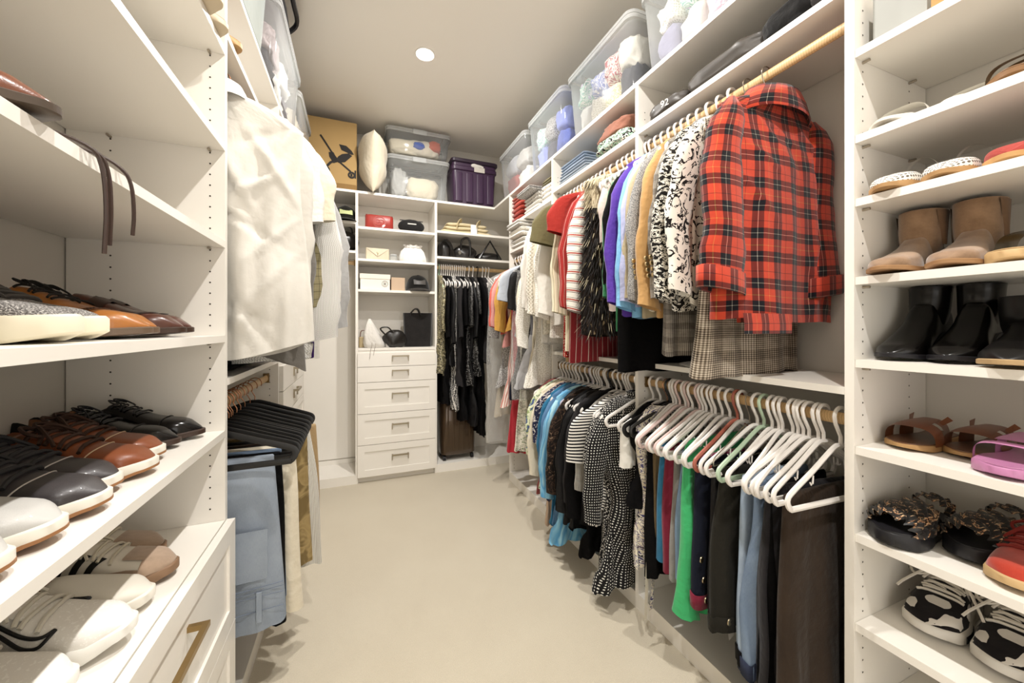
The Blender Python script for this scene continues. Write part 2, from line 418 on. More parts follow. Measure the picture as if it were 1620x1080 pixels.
# --- left shoe shelving
ul = thing('shoe_shelving', 'tall white shoe shelving on the left, full of men\'s shoes', 'shelving', (XLF, .97, 0))
pa = bx('side_panel', ul, XL+.004, XLF, 1.388, 1.408, .0, 2.396, WHITE); holes(pa, (-.407, -.631), 1.388, .75, 2.38)
bx('side_panel', ul, XL, XLF, .535, .555, 0, 2.396, WHITE)
for zt in (2.125, 1.837, 1.547, 1.2646, .98):
    s = bx('shelf', ul, XL+.003, XLF, .5555, 1.3875, zt-T, zt, WHITE); pins(s, (-.407, -.631), 1.388, zt-T, -1)
bc = thing('base_cabinet', 'white shaker base cabinet under the left shoe shelves with bronze pull', 'cabinet', (XLF, .97, 0))
bx('body', bc, XL+.002, XLF-.001, .556, 1.387, .07, .711, WHITE); bx('toe_kick', bc, XL+.002, XLF-.03, .556, 1.387, 0, .07, WHITE)
for z0, z1 in ((.405, .708), (.085, .402)):
    m = MB(); shaker(m, .548, 1.402, z0, z1, XLF+.022, .021, 'y', 1, .055)
    d = wmesh(m, 'drawer_front', WHITE, bc, smooth=False); pull(d, .972, (z0+z1)/2+.055, XLF+.022-.007, 'y', 1, .105, GOLD, .04, .006)
# --- left hanging bay
hb = thing('hanging_bay', 'white double hanging bay on the left holding men\'s clothes', 'closet bay', (XLF, 1.8, 0))
pb = bx('side_panel', hb, XL, XLF, 2.212, 2.232, 0, 2.396, WHITE); holes(pb, (-.407, -.631), 2.212, .12, 2.3)
for n, zt in (('upper_shelf', 2.19), ('middle_shelf', 1.132)):
    s = bx(n, hb, XL+.003, XLF, 1.409, 2.2115, zt-T, zt, WHITE); pins(s, (-.407,), 2.212, zt-T, -1)
rod(hb, (-.42, 1.409, 2.108), (-.42, 2.2115, 2.108)); rod(hb, (-.42, 1.409, 1.038), (-.42, 2.2115, 1.038))
bx('base_board', hb, XL, XLF, 1.409, 2.2115, 0, .072, WHITE)
# --- left drawer chest
dc = thing('drawer_chest', 'white drawer chest on the left wall beyond the hanging clothes', 'drawers', (XLF, 2.65, 0))
bx('body', dc, XL, XLF-.001, 2.233, 3.04, .06, 1.11, WHITE); bx('end_panel', dc, XL, XLF, 3.041, 3.06, 0, 2.396, WHITE)
bx('toe_kick', dc, XL, XLF-.02, 2.233, 3.04, 0, .06, WHITE)
for zt in (2.15, 1.6): bx('shelf', dc, XL+.003, XLF, 2.233, 3.0405, zt-T, zt, WHITE)
for k, (z0, z1) in enumerate(((.965, 1.092), (.835, .961), (.575, .831), (.318, .571), (.06, .313))):
    m = MB()
    if k < 2: m.box(XLF, XLF+.018, 2.237, 3.036, z0, z1)
    else: shaker(m, 2.237, 3.036, z0, z1, XLF+.018, .018, 'y', 1, .045)
    d = wmesh(m, 'drawer', WHITE, dc, smooth=False); pull(d, 2.63, (z0+z1)/2+.022, XLF+.018-(.007 if k > 1 else 0), 'y', 1, .068, plate=True)
# --- back wall: left corner bay, drawer tower, right corner bay
BL = thing('corner_bay', 'white corner hanging bay left of the drawer tower, shelves above an empty rod', 'closet bay', (-.35, YBF, 0))
for zt in (2.16, 1.92):
    s = bx('shelf', BL, XL+.003, -.0205, YBF, YB, zt-T, zt, WHITE)
rod(BL, (XL+.003, YBF+.12, 1.835), (-.0205, YBF+.12, 1.835))
bx('base_board', BL, XL, -.0205, YBF, YB-.015, 0, .072, WHITE)
bx('back_panel', BL, XL+.003, -.0205, YB-.012, YB-.001, .12, 2.395, WHITE)
tw = thing('drawer_tower', 'white tower of open shelves over five drawers on the back wall', 'drawers', (.31, YBF, 0))
bx('side_panel', tw, -.02, 0, YBF, YB, 0, 2.396, WHITE); bx('side_panel', tw, .63, .65, YBF, YB, 0, 2.396, WHITE)
bx('back_panel', tw, .0, .63, YB-.012, YB-.001, .06, 2.395, WHITE)
for zt in (2.125, 1.86, 1.605): bx('shelf', tw, .0005, .6295, YBF+.002, YB-.013, zt-T, zt, WHITE)
bx('counter', tw, -.0, .63, YBF-.004, YB-.013, 1.096, 1.116, WHITE)
bx('carcass', tw, .0005, .6295, YBF+.001, YB-.013, .05, 1.095, WHITE); bx('toe_kick', tw, .0005, .6295, YBF+.03, YBF+.05, 0, .05, WHITE)
for k, (z0, z1) in enumerate(((.962, 1.075), (.834, .958), (.574, .830), (.316, .570), (.052, .312))):
    m = MB()
    if k < 2: m.box(-.004, .634, YBF-.018, YBF, z0, z1)
    else: shaker(m, -.004, .634, z0, z1, YBF-.018, .018, 'x', -1, .055)
    d = wmesh(m, 'drawer', WHITE, tw, smooth=False); pull(d, .335, (z0+z1)/2+.028, YBF-.018+(.007 if k > 1 else 0), 'x', -1, .07, plate=True)
BR = thing('corner_bay', 'white corner hanging bay right of the drawer tower, rod packed with dark dresses', 'closet bay', (1.1, YBF, 0))
for zt in (2.151, 1.922): bx('shelf', BR, .6505, XR-.003, YBF, YB, zt-T, zt, WHITE)
rod(BR, (.6505, YBF+.10, 1.835), (XR-.003, YBF+.10, 1.835))
bx('base_board', BR, .6505, XR, YBF, YB-.001, 0, .072, WHITE)
# --- right hanging bays
XRD = 1.237
b3 = thing('hanging_bay', 'white long-hang bay at the far end of the right wall', 'closet bay', (XRF, 2.6, 0))
p = bx('side_panel', b3, XRF, XR, 3.002, 3.022, 0, 2.396, WHITE); holes(p, (1.224, 1.447), 3.002, .1, 2.3)
for zt in (2.15, 1.93): bx('shelf', b3, XRF, XR-.003, 2.2565, 3.0015, zt-T, zt, WHITE)
rod(b3, (XRD, 2.2565, 1.845), (XRD, 3.0015, 1.845)); bx('base_board', b3, XRF, XR, 2.2565, 3.0015, 0, .072, WHITE)
b2 = thing('hanging_bay', 'white double hanging bay in the middle of the right wall', 'closet bay', (XRF, 1.83, 0))
p = bx('side_panel', b2, XRF, XR, 2.236, 2.256, 0, 2.396, WHITE); holes(p, (1.224, 1.447), 2.236, .1, 2.3)
b1 = thing('hanging_bay', 'white double hanging bay of the right wall beside the women\'s shoe shelves', 'closet bay', (XRF, 1.0, 0))
p = bx('side_panel', b1, XRF, XR, 1.41, 1.43, 0, 2.396, WHITE); holes(p, (1.224, 1.447), 1.41, .1, 2.3)
for bay, y0, y1 in ((b2, 1.4305, 2.2355), (b1, .6105, 1.4095)):
    for n, zt in (('upper_shelf', 2.19), ('middle_shelf', 1.132)):
        s = bx(n, bay, XRF, XR-.003, y0, y1, zt-T, zt, WHITE); pins(s, (1.224, 1.447), y1, zt-T, -1)
    rod(bay, (XRD, y0, 2.108), (XRD, y1, 2.108)); rod(bay, (XRD, y0, 1.038), (XRD, y1, 1.038))
    bx('base_board', bay, XRF, XR, y0, y1, 0, .072, WHITE)
ur = thing('shoe_shelving', 'tall white shoe shelving on the right, full of women\'s shoes and boots', 'shelving', (XRF, .18, 0))
p = bx('side_panel', ur, XRF, XR-.004, .589, .61, 0, 2.396, WHITE); holes(p, (1.224, 1.447), .589, .1, 2.3)
bx('side_panel', ur, XRF, XR, -.25, -.23, 0, 2.396, WHITE)
RSH = (2.004, 1.783, 1.62, 1.4186, 1.206, .982, .757, .527, .30)
for zt in RSH:
    s = bx('shelf', ur, XRF+.003, XR-.003, -.2295, .5885, zt-T, zt, WHITE); pins(s, (1.224, 1.447), .589, zt-T, -1)
bx('base_board', ur, XRF, XR, -.2295, .5885, 0, .072, WHITE)
# --- continuous top shelves
ts = MB().box(XL+.002, XLF, -.25, YBF-.001, 2.3965, 2.416); tag(wmesh(ts, 'top_shelf', WHITE, None, False, org=(XLF, 1.5, 2.4)), 'long white top shelf along the left wall under the storage bins', 'shelf')
ts = MB().box(XRF, XR-.002, -.25, YBF-.001, 2.3965, 2.416); tag(wmesh(ts, 'top_shelf', WHITE, None, False, org=(XRF, 1.5, 2.4)), 'long white top shelf along the right wall carrying clear bins', 'shelf')
ts = MB().box(XL+.002, XR-.002, YBF, YB-.002, 2.3965, 2.416); tag(wmesh(ts, 'top_shelf', WHITE, None, False, org=(.4, YBF, 2.4)), 'white top shelf across the back wall with box, pillow and bins', 'shelf')
def strip(m, lastpts, w, dirv, th=.003):
    "flat strap through points with width direction dirv"
    P = np.asarray(lastpts, float); D = np.array(dirv, float)*w/2; up = np.array([0, 0, th])
    m.loft(np.array([[p-D, p+D, p+D+up, p-D+up] for p in P]), cap0=True, cap1=True)
# ---------------------------------------------------------------- hangers
WPL = plain('efeae4', .35, .5); 
def hook_path(r=.0255, stem=-.082):
    p = [(r*cos(a), 0, r*sin(a)) for a in np.linspace(R(-25), R(175), 15)]
    return p+[(-r*.8, 0, -.018), (-.009, 0, -.038), (0, 0, -.055), (0, 0, stem)]
def hanger_meshes():
    H = {}
    # moulded plastic tube hanger
    def loop(w, drop, bar):
        pts = [(0, 0, -.08), (.03, 0, -.084), (w*.55, 0, -.084-drop*.5), (w*.92, 0, -.084-drop*.93), (w, 0, -.086-drop-.006), (w*1.0, 0, -.086-drop-.022), (w*.95, 0, bar)]
        half = bez(pts, 30); left = half[::-1].copy(); left[:, 0] *= -1
        return np.vstack([half, left[:-1]])
    for key, mat in (('white', WPL), ('steep', WPL), ('pinkish', plain('dcc3bd', .35, .5)), ('rose', plain('a8604f', .4, .5)), ('mint', plain('b7cdb2', .35, .5)), ('black', plain('1b1917', .4, .5)), ('lilac', plain('c9c4d6', .35, .5))):
        m = MB(); m.tube(hook_path(), .0052, 6); dp = .105 if key in ('steep', 'pinkish', 'rose', 'mint') else .075; m.tube(loop(.205, dp, -.122-dp), .0058, 6, closed=True, flat=1.35)
        for s in (-1, 1): m.tube([(s*.11, 0, -.09-dp*.55), (s*.112, 0, -.112-dp*.55), (s*.118, 0, -.115-dp*.55), (s*.122, 0, -.108-dp*.55)], .0022, 5)
        H[key] = [('hanger', m.mesh('plastic_hanger', mat))]
    for key, hm, bm in (('velvet', metal('c08a6a', .25), plain('0a0909', .38, .5)), ('wood', metal('c9c3b6', .25), plain('c79f6c', .4)), ('wire', metal('b9b0a0', .3), metal('b9b0a0', .3))):
        h = MB(); h.tube(hook_path(), .0019, 6)
        b = MB()
        if key == 'wire': b.tube(loop(.2, .08, -.19), .0018, 5, closed=True)
        elif key == 'velvet':
            b.tube(loop(.225, .07, -.195), .0035, 6, closed=True, flat=3.2)
        else: b.tube(bez([(-.205, 0, -.16), (-.12, 0, -.115), (0, 0, -.088), (.12, 0, -.115), (.205, 0, -.16)], 20), [.014]*21, 8)
        H[key] = [('hook', h.mesh('hook', hm)), ('body', b.mesh('hanger_body', bm))]
    return H
HM = hanger_meshes()
def hanger(kind, loc, rz, label, group):
    parts = HM[kind]
    if len(parts) == 1:
        o = link('hanger', parts[0][1], None, loc, (0, 0, rz)); return tag(o, label, 'hanger', group)
    t = thing('hanger', label, 'hanger', loc, rz, group)
    for n, me in parts: link(n, me, t)
    return t

# ---------------------------------------------------------------- garments
def drape(zs, hw, ht, amp, nf=3, ph=0., M=40, p=.75, cx=None, hem=.0, tw=0.):
    P = []
    wref = max(hw)
    for i, z in enumerate(zs):
        ring = []
        for j in range(M):
            a = 2*pi*j/M; c, s = cos(a), sin(a)
            x = hw[i]*np.sign(c)*abs(c)**.85; y = ht[i]*np.sign(s)*abs(s)**p
            u = x/wref
            w = sin(nf*pi*u+ph+.7*sin(4*z+ph))+.5*sin(nf*2.3*pi*u-ph*1.7+2.6*z)+.3*sin(nf*4.1*pi*u+ph*2.9-5*z)+.25*sin(17*z+ph+3*u)
            y += amp[i]*w
            xx = x*(1+.02*sin(8*z+ph))+(cx[i] if cx is not None else 0)
            zz = z+(hem*sin(2*a+ph)+hem*.5*sin(5*a))*(i/(len(zs)-1))**6
            ring.append((xx+tw*y, y, zz))
        P.append(ring)
    return np.array(P)
Z0 = -.082
def torso(L, sw=.2, hemw=.21, th=.026, drop=.07, amp=.009, nf=3, ph=0., nw=.06, waist=None, M=40, N=22, tht=None, hem=.006, topth=.02):
    zs, hw, ht, am = [], [], [], []
    for s in np.linspace(0, 1, 6):
        zs.append(Z0-drop*s**1.35); hw.append(nw+(sw-nw)*s**.85); ht.append(.03*(1-s)+topth*s if s else .032); am.append(0)
    for v in np.linspace(0, 1, N)[1:]:
        zs.append(Z0-drop-v*(L-drop)); hw.append(smooth_interp(v, [0, .2, .5, 1], [sw, sw*.98, waist or (sw*.5+hemw*.5), hemw]))
        ht.append(smooth_interp(v, [0, .3, 1], [topth, th, tht or th])); am.append(amp*min(1, v*1.7))
    return drape(zs, hw, ht, am, nf, ph, M, hem=hem)
def sleeve_rings(side, length, sw=.2, r0=.062, r1=.045, drop=.07, out=.045, thk=.022, ph=0., dy=0., M=18, N=16, bend=.0):
    P = []
    for k, v in enumerate(np.linspace(0, 1, N)):
        z = Z0-drop*.55-v*(length+drop*.45)
        cx = sw-.055+(.055+out)*smooth_interp(v, [0, .25, .6, 1], [0, .62, .95, 1])+bend*sin(pi*v)
        rx = smooth_interp(v, [0, .12, .3, 1], [.012, r0*.8, r0, r1]); ry = smooth_interp(v, [0, .12, 1], [.012, thk, thk*.95])
        wr = 1+.07*sin(27*z+ph)+.05*sin(51*z-ph)
        P.append([(side*cx+rx*wr*cos(a), dy*v+ry*np.sign(sin(a))*abs(sin(a))**.8+.006*sin(14*z+ph), z+.012*v**4*cos(a)*side) for a in np.linspace(0, 2*pi, M+1)[:-1]])
    return np.array(P)
def collar_rings(rx=.06, ry=.042, fall=.05, spread=.035, h=.032):
    out = []
    for k, (dr, z) in enumerate(((.0, Z0-.02), (.002, Z0+h*.6), (.006, Z0+h), (.014, Z0+h*.85), (spread*.7, Z0+h-fall*.5), (spread, Z0+h-fall))):
        out.append([((rx+dr)*cos(a), (ry+dr*.75)*sin(a), z-.012*(k > 3)*abs(sin(a))**8) for a in np.linspace(0, 2*pi, 29)[:-1]])
    return np.array(out)
def top(name, cat, mat, loc, rz, L, label, group, sw=.2, hemw=.21, th=.026, sl=.56, collar=False, smat=None, nf=3, amp=.009, ph=None, sr=(.06, .045), out=.045, cuff=None, hemband=None, waist=None, M=36, nw=.06, drop=.07, dy=0., hood=False, tail=0., soff=0., cr=None, sthk=None, N=20, tht=None, wallside=0):
    t = thing(name, label, cat, loc, rz, group); ph = random.random()*6 if ph is None else ph
    P = torso(L, sw, hemw, th, drop, amp, nf, ph, nw, waist, M=M, N=N, tht=tht)
    if tail: P[:, :, 2] += tail*(P[:, :, 0]/hemw)**2*np.clip((-P[:, :, 2]-L*.6)/(L*.4), 0, 1)
    if cr:
        rg = np.random.RandomState(cr[2]); x_, z_ = P[:, :, 0].copy(), P[:, :, 2].copy()
        for k in range(cr[0]):
            th_, x0, z0 = rg.uniform(.5, 1.2)*rg.choice((-1, 1)), rg.uniform(-.8, .8)*sw, -rg.uniform(.2, L); ln, wd = rg.uniform(.06, .16), rg.uniform(.008, .018)
            d = (x_-x0)*sin(th_)-(z_-z0)*cos(th_); e = (x_-x0)*cos(th_)+(z_-z0)*sin(th_)
            P[:, :, 1] += cr[1]*rg.choice((-1, 1))*np.exp(-(d/wd)**2-(e/ln)**2)
    MB().loft(P, uref=10).obj('body', mat, t, angle=180)
    if sl:
        for s in (-1, 1):
            P = sleeve_rings(s, sl, sw, sr[0], sr[1], drop, out-(.07 if s == wallside else 0), sthk or max(th*.85, .016), ph+s, dy*s); P[:, :, 1] += soff*np.linspace(0, 1, len(P))[:, None]**.5
            MB().loft(P, cap0=True).obj('sleeve', smat or mat, t, angle=180)
            if cuff:
                z = P[-1][:, 2].mean(); c = P[-1].mean(0); Q = []
                for dz, k in ((.062, 1.04), (.06, 1.13), (0.0, 1.15), (-.004, 1.08), (.02, 1.0)):
                    q = P[-1].copy(); q = c+(q-c)*np.array([k, k*1.05, 1]); q[:, 2] += dz; Q.append(q)
                MB().loft(np.array(Q)).obj('cuff', cuff, t, angle=180)
    if collar: MB().loft(collar_rings()).obj('collar', collar if collar is not True else mat, t, angle=180)
    if hood: MB().blob((0, .035, Z0-.05), .10, .035, .075, wob=.12, sd=int(ph*9)).obj('hood', mat, t, angle=180)
    if hemband:
        P = torso(L, sw, hemw, th, drop, amp, nf, ph, nw, waist, M=M, N=N)[-1]; Q = []
        for dz, k in ((.055, 1.015), (.05, 1.03), (-.004, .99), (-.006, .95)): q = P*np.array([k, k, 1]); q[:, 2] += dz; Q.append(q)
        MB().loft(np.array(Q)).obj('hem_band', hemband, t, angle=180)
    return t
def dress(name, mat, loc, rz, L, label, group, sw=.15, hemw=.2, waist=.14, th=.024, nf=5, amp=.014, sl=0, smat=None, lower=None, split=.5, ph=None, tht=None, cat='dress', collar=False, nw=.07, out=.04, sr=(.055, .04), drop=.06):
    t = thing(name, label, cat, loc, rz, group); ph = random.random()*6 if ph is None else ph
    P = torso(L, sw, hemw, th, drop, amp, nf, ph, nw, waist, M=44, N=26, tht=tht or th*1.2, hem=.012)
    if lower:
        k = int(len(P)*split); MB().loft(P[:k+1], uref=5).obj('bodice', mat, t, angle=180); MB().loft(P[k:]*np.array([1.02, 1.05, 1])).obj('skirt', lower, t, angle=180)
    else: MB().loft(P, uref=12).obj('body', mat, t, angle=180)
    if sl:
        for s in (-1, 1): MB().loft(sleeve_rings(s, sl, sw, sr[0], sr[1], drop, out, .02, ph+s), cap0=True).obj('sleeve', smat or mat, t, angle=180)
    if collar: MB().loft(collar_rings(.055, .036, .02, .01, .03)).obj('collar', collar if collar is not True else mat, t, angle=180)
    return t
def slacks(name, mat, loc, rz, L, label, group, w0=.15, w1=.19, th=.024, nf=3, amp=.01, ph=None, band=None, cat='trousers', zt=-.180, cx=0., M=44, lining=None):
    "trousers or skirt folded over the hanger bar"
    t = thing(name, label, cat, loc, rz, group); ph = random.random()*6 if ph is None else ph; N = 24
    zs, hw, ht, am = [zt+.006, zt+.003], [w0*.97, w0*.99], [.004, .012], [0, 0]
    for v in np.linspace(0, 1, N):
        zs.append(zt-.004-v*L); hw.append(smooth_interp(v, [0, .35, 1], [w0, (w0+w1)/2, w1])); ht.append(smooth_interp(v, [0, .25, 1], [.016, th, th*1.15])); am.append(amp*min(1, v*1.5))
    P = drape(zs, hw, ht, am, nf, ph, M, .7, hem=.008); P[:, :, 0] += cx
    MB().loft(P, cap0=True, uref=14).obj('body', mat, t, angle=180)
    if band:
        Q = []
        for dz, k in ((.045, 1.01), (.042, 1.03), (-.004, 1.02), (-.005, .97)): q = P[-1]*np.array([k, k*1.08, 1]); q[:, 2] += dz; Q.append(q)
        MB().loft(np.array(Q)).obj('waistband', band, t, angle=180)
    return t
def garbag(loc, rz, L, label, group, w=.24, th=.05):
    t = thing('garment_bag', label, 'garment bag', loc, rz, group)
    P = torso(L, w, w*1.02, th, .09, .012, 4, 1.3, .03, M=44, N=26, topth=.035)
    MB().loft(P).obj('plastic_film', film(), t, angle=180); return t
def wh(rod_label): return ('white plastic hanger hooked on '+rod_label, 'white hangers on '+rod_label)

# ---- fabrics
F_TARTAN = tartan(((0, '11131b'), (.10, 'd9d4c4'), (.112, '11131b'), (.21, 'cf4a33'), (.32, 'dcae5a'), (.331, 'cf4a33'), (.46, '11131b'), (.56, 'd9d4c4'), (.572, '11131b'), (.67, 'cf4a33'), (.80, '5a2420'), (.81, 'cf4a33')), .155)
F_GLEN = checked('221d18', 'c9bfae', .007, .075, '7d6f5f'); F_GLEN2 = checked('2b2622', 'cfc8ba', .005, .05, '77706a')
F_TWEED = floral(((0, '4a4a4c'), (.42, '8a8a8a'), (.52, 'c4c2be'), (.6, '6d6d6e')), 300, .5)
F_BWF = floral(((0, 'ece7db'), (.52, 'ece7db'), (.56, '1a1615'), (.66, 'ece7db'), (.7, '1a1615')), 22, 2.2)
F_NORDIC = floral(((0, '191614'), (.42, '191614'), (.48, 'e9e3d6'), (.55, '191614'), (.6, 'e9e3d6')), 55, .4, (1, 1.6, 1), detail=1)
F_CAMEL = cloth('c59a63', .9, .3); F_BEIGE = cloth('b7a98c'); F_LAV = cloth('b9bde0', .8); F_SKY = cloth('86bfe6', .8); F_PURP = cloth('5a3aa0', .7, .2); F_PINK = cloth('e3cfc8')
F_BLACK = cloth('0c0b0c', .8, .0, .2, spec=.1); F_BLACK2 = cloth('131214', .55, .0, .3, spec=.25); F_CHAR = cloth('2b292a', .9, .03); F_NAVY = cloth('181c2a', .85, .03); F_WHITE = cloth('e3dfd6', .85, .1, .04); F_CREAM = cloth('e2d8c2', .85, .1, .07)
F_WLACE = dotted('efebe2', 'cfc8ba', .012, .3, .5); F_RED = cloth('9e2c24'); F_REDPIN = striped(((0, '9c2f2c'), (.93, 'e0c8bc')), .022, 0)
F_RSTR = striped(((0, 'efe9df'), (.38, '7d6a66'), (.46, 'efe9df'), (.54, 'b2554a'), (.70, 'efe9df'), (.80, '8a8078'), (.86, 'efe9df')), .045, 1)
F_CSTR = striped(((0, 'e6dcc0'), (.8, '5c5240'), (.86, 'e6dcc0'), (.93, 'a8a070')), .024, 0); F_OLIVE = cloth('6c6546')
F_TIE = floral(((.3, '3f78ad'), (.45, '8dc3dc'), (.55, '4f93c2'), (.65, 'a9d4e0')), 7, 1.2, (1.6, .5, 1), const=False)
F_JEANB = denim('8c9db0', '465a78'); F_JEANL = denim('aebccb', '7388a3', .6); F_JEAND = denim('3c4358', '1f2333')
F_FLORW = floral(((0, 'ddd8c8'), (.48, 'ddd8c8'), (.53, '6d7f5a'), (.58, 'e8e2d4'), (.63, '4c4b55'), (.67, 'b08a86')), 38, 1.5)
F_FLORP = floral(((0, 'd7cdb8'), (.46, '4e4a72'), (.52, 'e9e2d2'), (.6, '2a2833'), (.66, '8e7a8a')), 30, 1.8)
F_PAIS = floral(((0, '17120f'), (.5, '2e221b'), (.58, '5c4636'), (.62, '120e0c'), (.68, '8a7360')), 26, 2.5)
F_DOT = dotted('0d0c0d', 'e6e2da', .0125, .21, .12); F_DOTS = dotted('0f0e0f', 'd8d4cc', .009, .26, .7); F_BWS = striped(((0, '17161a'), (.5, 'e8e4dc')), .016, 1); F_BWS2 = striped(((0, '17161a'), (.5, 'd8d4cc')), .007, 0)
F_TEAL = cloth('2e6f93'); F_BURG = cloth('7c2338'); F_GREEN = cloth('3fae6c', .75, .2, .1); F_PINKP = floral(((0, '7c2a4c'), (.5, 'c25a86'), (.56, 'e7c6c6'), (.6, '5a2038')), 60, .8)
F_DKOL = cloth('23211b', .85, .05); F_VELB = cloth('3a2d22', .7, .08, .4); F_VELG = cloth('29272a', .7, .08, .4); F_RSW = striped(((0, 'c9857a'), (.45, 'efe3da')), .014, 0)
F_RUST = cloth('c5563f'); F_CORAL = cloth('d9675a'); F_ROSE = cloth('dd9c97'); F_YEL = cloth('d8a450'); F_TULLE = cloth('a8a6a6', .7, .4); F_GLACE = dotted('b9b7b4', '7a7775', .011, .34, .8)
F_SEQ = sequin('3b372c', '8d8464', 'd3caa6', 220); F_SEQD = sequin('070707', '121113', '7f7d7a', 260); F_DOTM = dotted('0c0b0b', 'ece8e0', .013, .34, .2)
F_CRED = cloth('b3303a', .75, .2); F_GREY = cloth('8f8c88'); F_LGREY = cloth('c7c6c6'); F_KHAKI = cloth('a98f69'); F_OLCAM = floral(((.3, '8a744a'), (.5, 'a08a5e'), (.6, '75623e')), 14, 1, const=False)
F_PINSTR = striped(((0, 'd9d5cb'), (.72, '6c6762')), .0055, 0); F_TEXW = knit('e6e4df', 'c9c6c0', 900)
F_CRED2 = striped(((0, '8a2a30'), (.9, 'd8c0b8')), .03, 0); F_REDDOT = dotted('a5261f', 'e8dcc8', .012, .25, .6)
F_OLPL = tartan(((0, '8e8565'), (.3, '5d5640'), (.42, '8e8565'), (.8, 'b0a888'), (.85, '8e8565')), .03)
PURD = cloth('3c1d63')

# ---- right wall, near bay, upper rod (hook height 2.108)
U1, G1 = 'the upper rod behind the tartan jacket', 'clothes on the upper right rod, near bay'
ZU, ZD = 2.112, 1.042
def put(Y, hk='white', rz=None, X=XRD, z=ZU, hl=U1):
    rz = random.uniform(-.07, .07) if rz is None else rz
    l, g = wh(hl)
    if hk not in ('white', 'steep'): l = {'wood': 'wooden', 'velvet': 'black velvet', 'wire': 'thin wire', 'black': 'black plastic', 'pinkish': 'pale pink plastic', 'rose': 'rust red plastic', 'mint': 'mint green plastic', 'lilac': 'lilac plastic'}[hk]+' hanger hooked on '+hl; g = l.replace('hanger', 'hangers')
    hanger(hk, (X, Y, z), rz, l, g); return (X, Y, z), rz
seed(11)
loc, rz = put(.85, 'wood', .0); loc = (1.265, .85, ZU)
tj = top('jacket', 'jacket', F_TARTAN, loc, rz, .72, 'red tartan wool jacket hung back to the camera, beside the shoe shelves', G1, sw=.252, hemw=.262, th=.05, sl=.57, out=.012, sr=(.07, .078), wallside=1, soff=-.03, amp=.006, nf=2, ph=.4, cuff=F_TARTAN, M=100, N=70, cr=(12, .006, 9), nw=.075, drop=.062, sthk=.035, tht=.055)
cr = []
for k, (dr, dz) in enumerate(((0, -.03), (.0, .008), (.006, .02), (.022, .018), (.042, -.008), (.056, -.042), (.052, -.047))):
    cr.append([((.075+dr*1.5)*cos(a), (.052+dr*.28)*sin(a), Z0+dz*1.15-.012*(k > 3)*(abs(cos(a))**4)) for a in np.linspace(0, 2*pi, 37)[:-1]])
MB().loft(np.array(cr)).obj('collar', F_TARTAN, tj, angle=180)
MB().loft(np.array([[(x, -.066-.004*k+.012*sin(9*x), Z0-.70-dz) for x in np.linspace(-.24, -.02, 12)] for k, dz in ((0, 0), (1, .03), (1, .06))]), closed=False).obj('hem_facing', F_TARTAN, tj)
rows = [
 (.915, 'coat', 'coat', F_GLEN, .90, dict(sw=.19, hemw=.25, th=.03, sl=0, nf=2), 'long brown glen-check coat behind the tartan jacket, hem near the shelf', 'wire'),
 (.975, 'sweater', 'sweater', F_BWF, .66, dict(sw=.21, hemw=.22, sl=.56, out=.055, hemband=F_BWF), 'white sweater with black flower pattern next to the tartan jacket', 'white'),
 (1.02, 'cardigan', 'sweater', F_NORDIC, .68, dict(sw=.21, hemw=.22, sl=.58, out=.055), 'black and white nordic patterned cardigan on the upper right rod', 'white'),
 (1.065, 'jacket', 'jacket', F_GLEN2, .84, dict(sw=.2, hemw=.22, sl=.58, out=.03, collar=True), 'grey check jacket hanging between the nordic cardigan and camel blazer', 'white'),
 (1.11, 'blazer', 'jacket', F_CAMEL, .70, dict(sw=.21, hemw=.22, sl=.60, out=.05, collar=True), 'camel brown blazer with cuff buttons on the upper right rod', 'white'),
 (1.15, 'blazer', 'jacket', F_TWEED, .68, dict(sw=.205, hemw=.215, sl=.58, out=.05, hemband=F_CREAM), 'grey tweed blazer with cream hem beside the camel blazer', 'white'),
 (1.185, 'jacket', 'jacket', F_BEIGE, .70, dict(sw=.2, hemw=.21, sl=.57, out=.045), 'plain beige jacket hanging behind the grey tweed blazer', 'white'),
 (1.222, 'blouse', 'blouse', F_LAV, .66, dict(sw=.2, hemw=.21, sl=.58, out=.05), 'pale lavender blouse with long sleeves next to the sky blue one', 'white'),
 (1.258, 'blouse', 'blouse', F_SKY, .70, dict(sw=.2, hemw=.22, sl=.60, out=.05), 'sky blue long-sleeved blouse on the upper right rod', 'white'),
 (1.298, 'blouse', 'blouse', F_PURP, .69, dict(sw=.205, hemw=.22, sl=.58, out=.055), 'bright purple long-sleeved blouse on the upper right rod', 'white'),
 (1.335, 'dress', 'dress', F_BLACK, .93, dict(sw=.19, hemw=.22, sl=.5), 'long black garment peeking out below the purple blouse', 'white'),
 (1.372, 'blouse', 'blouse', cloth('3f8f5f'), .76, dict(sw=.19, hemw=.2, sl=.55, out=.03), 'green blouse mostly hidden behind the purple one, hem showing', 'white'),
]
for Y, nm, cat, mt, L, kw, lab, hk in rows:
    loc, rz = put(Y, hk); t = top(nm, cat, mt, loc, rz, L, lab, G1, **kw)
    if 'camel' in lab:
        for k in range(4): MB().lathe([(.0005, -.004), (.009, -.003), (.0095, 0), (.007, .003), (.0005, .003)], 10).obj('button', metal('c9b48a', .3), t, loc=(-.285-.004*k, -.028, -.64+.02*k), rot=(pi/2, 0, 0))
put(1.395)
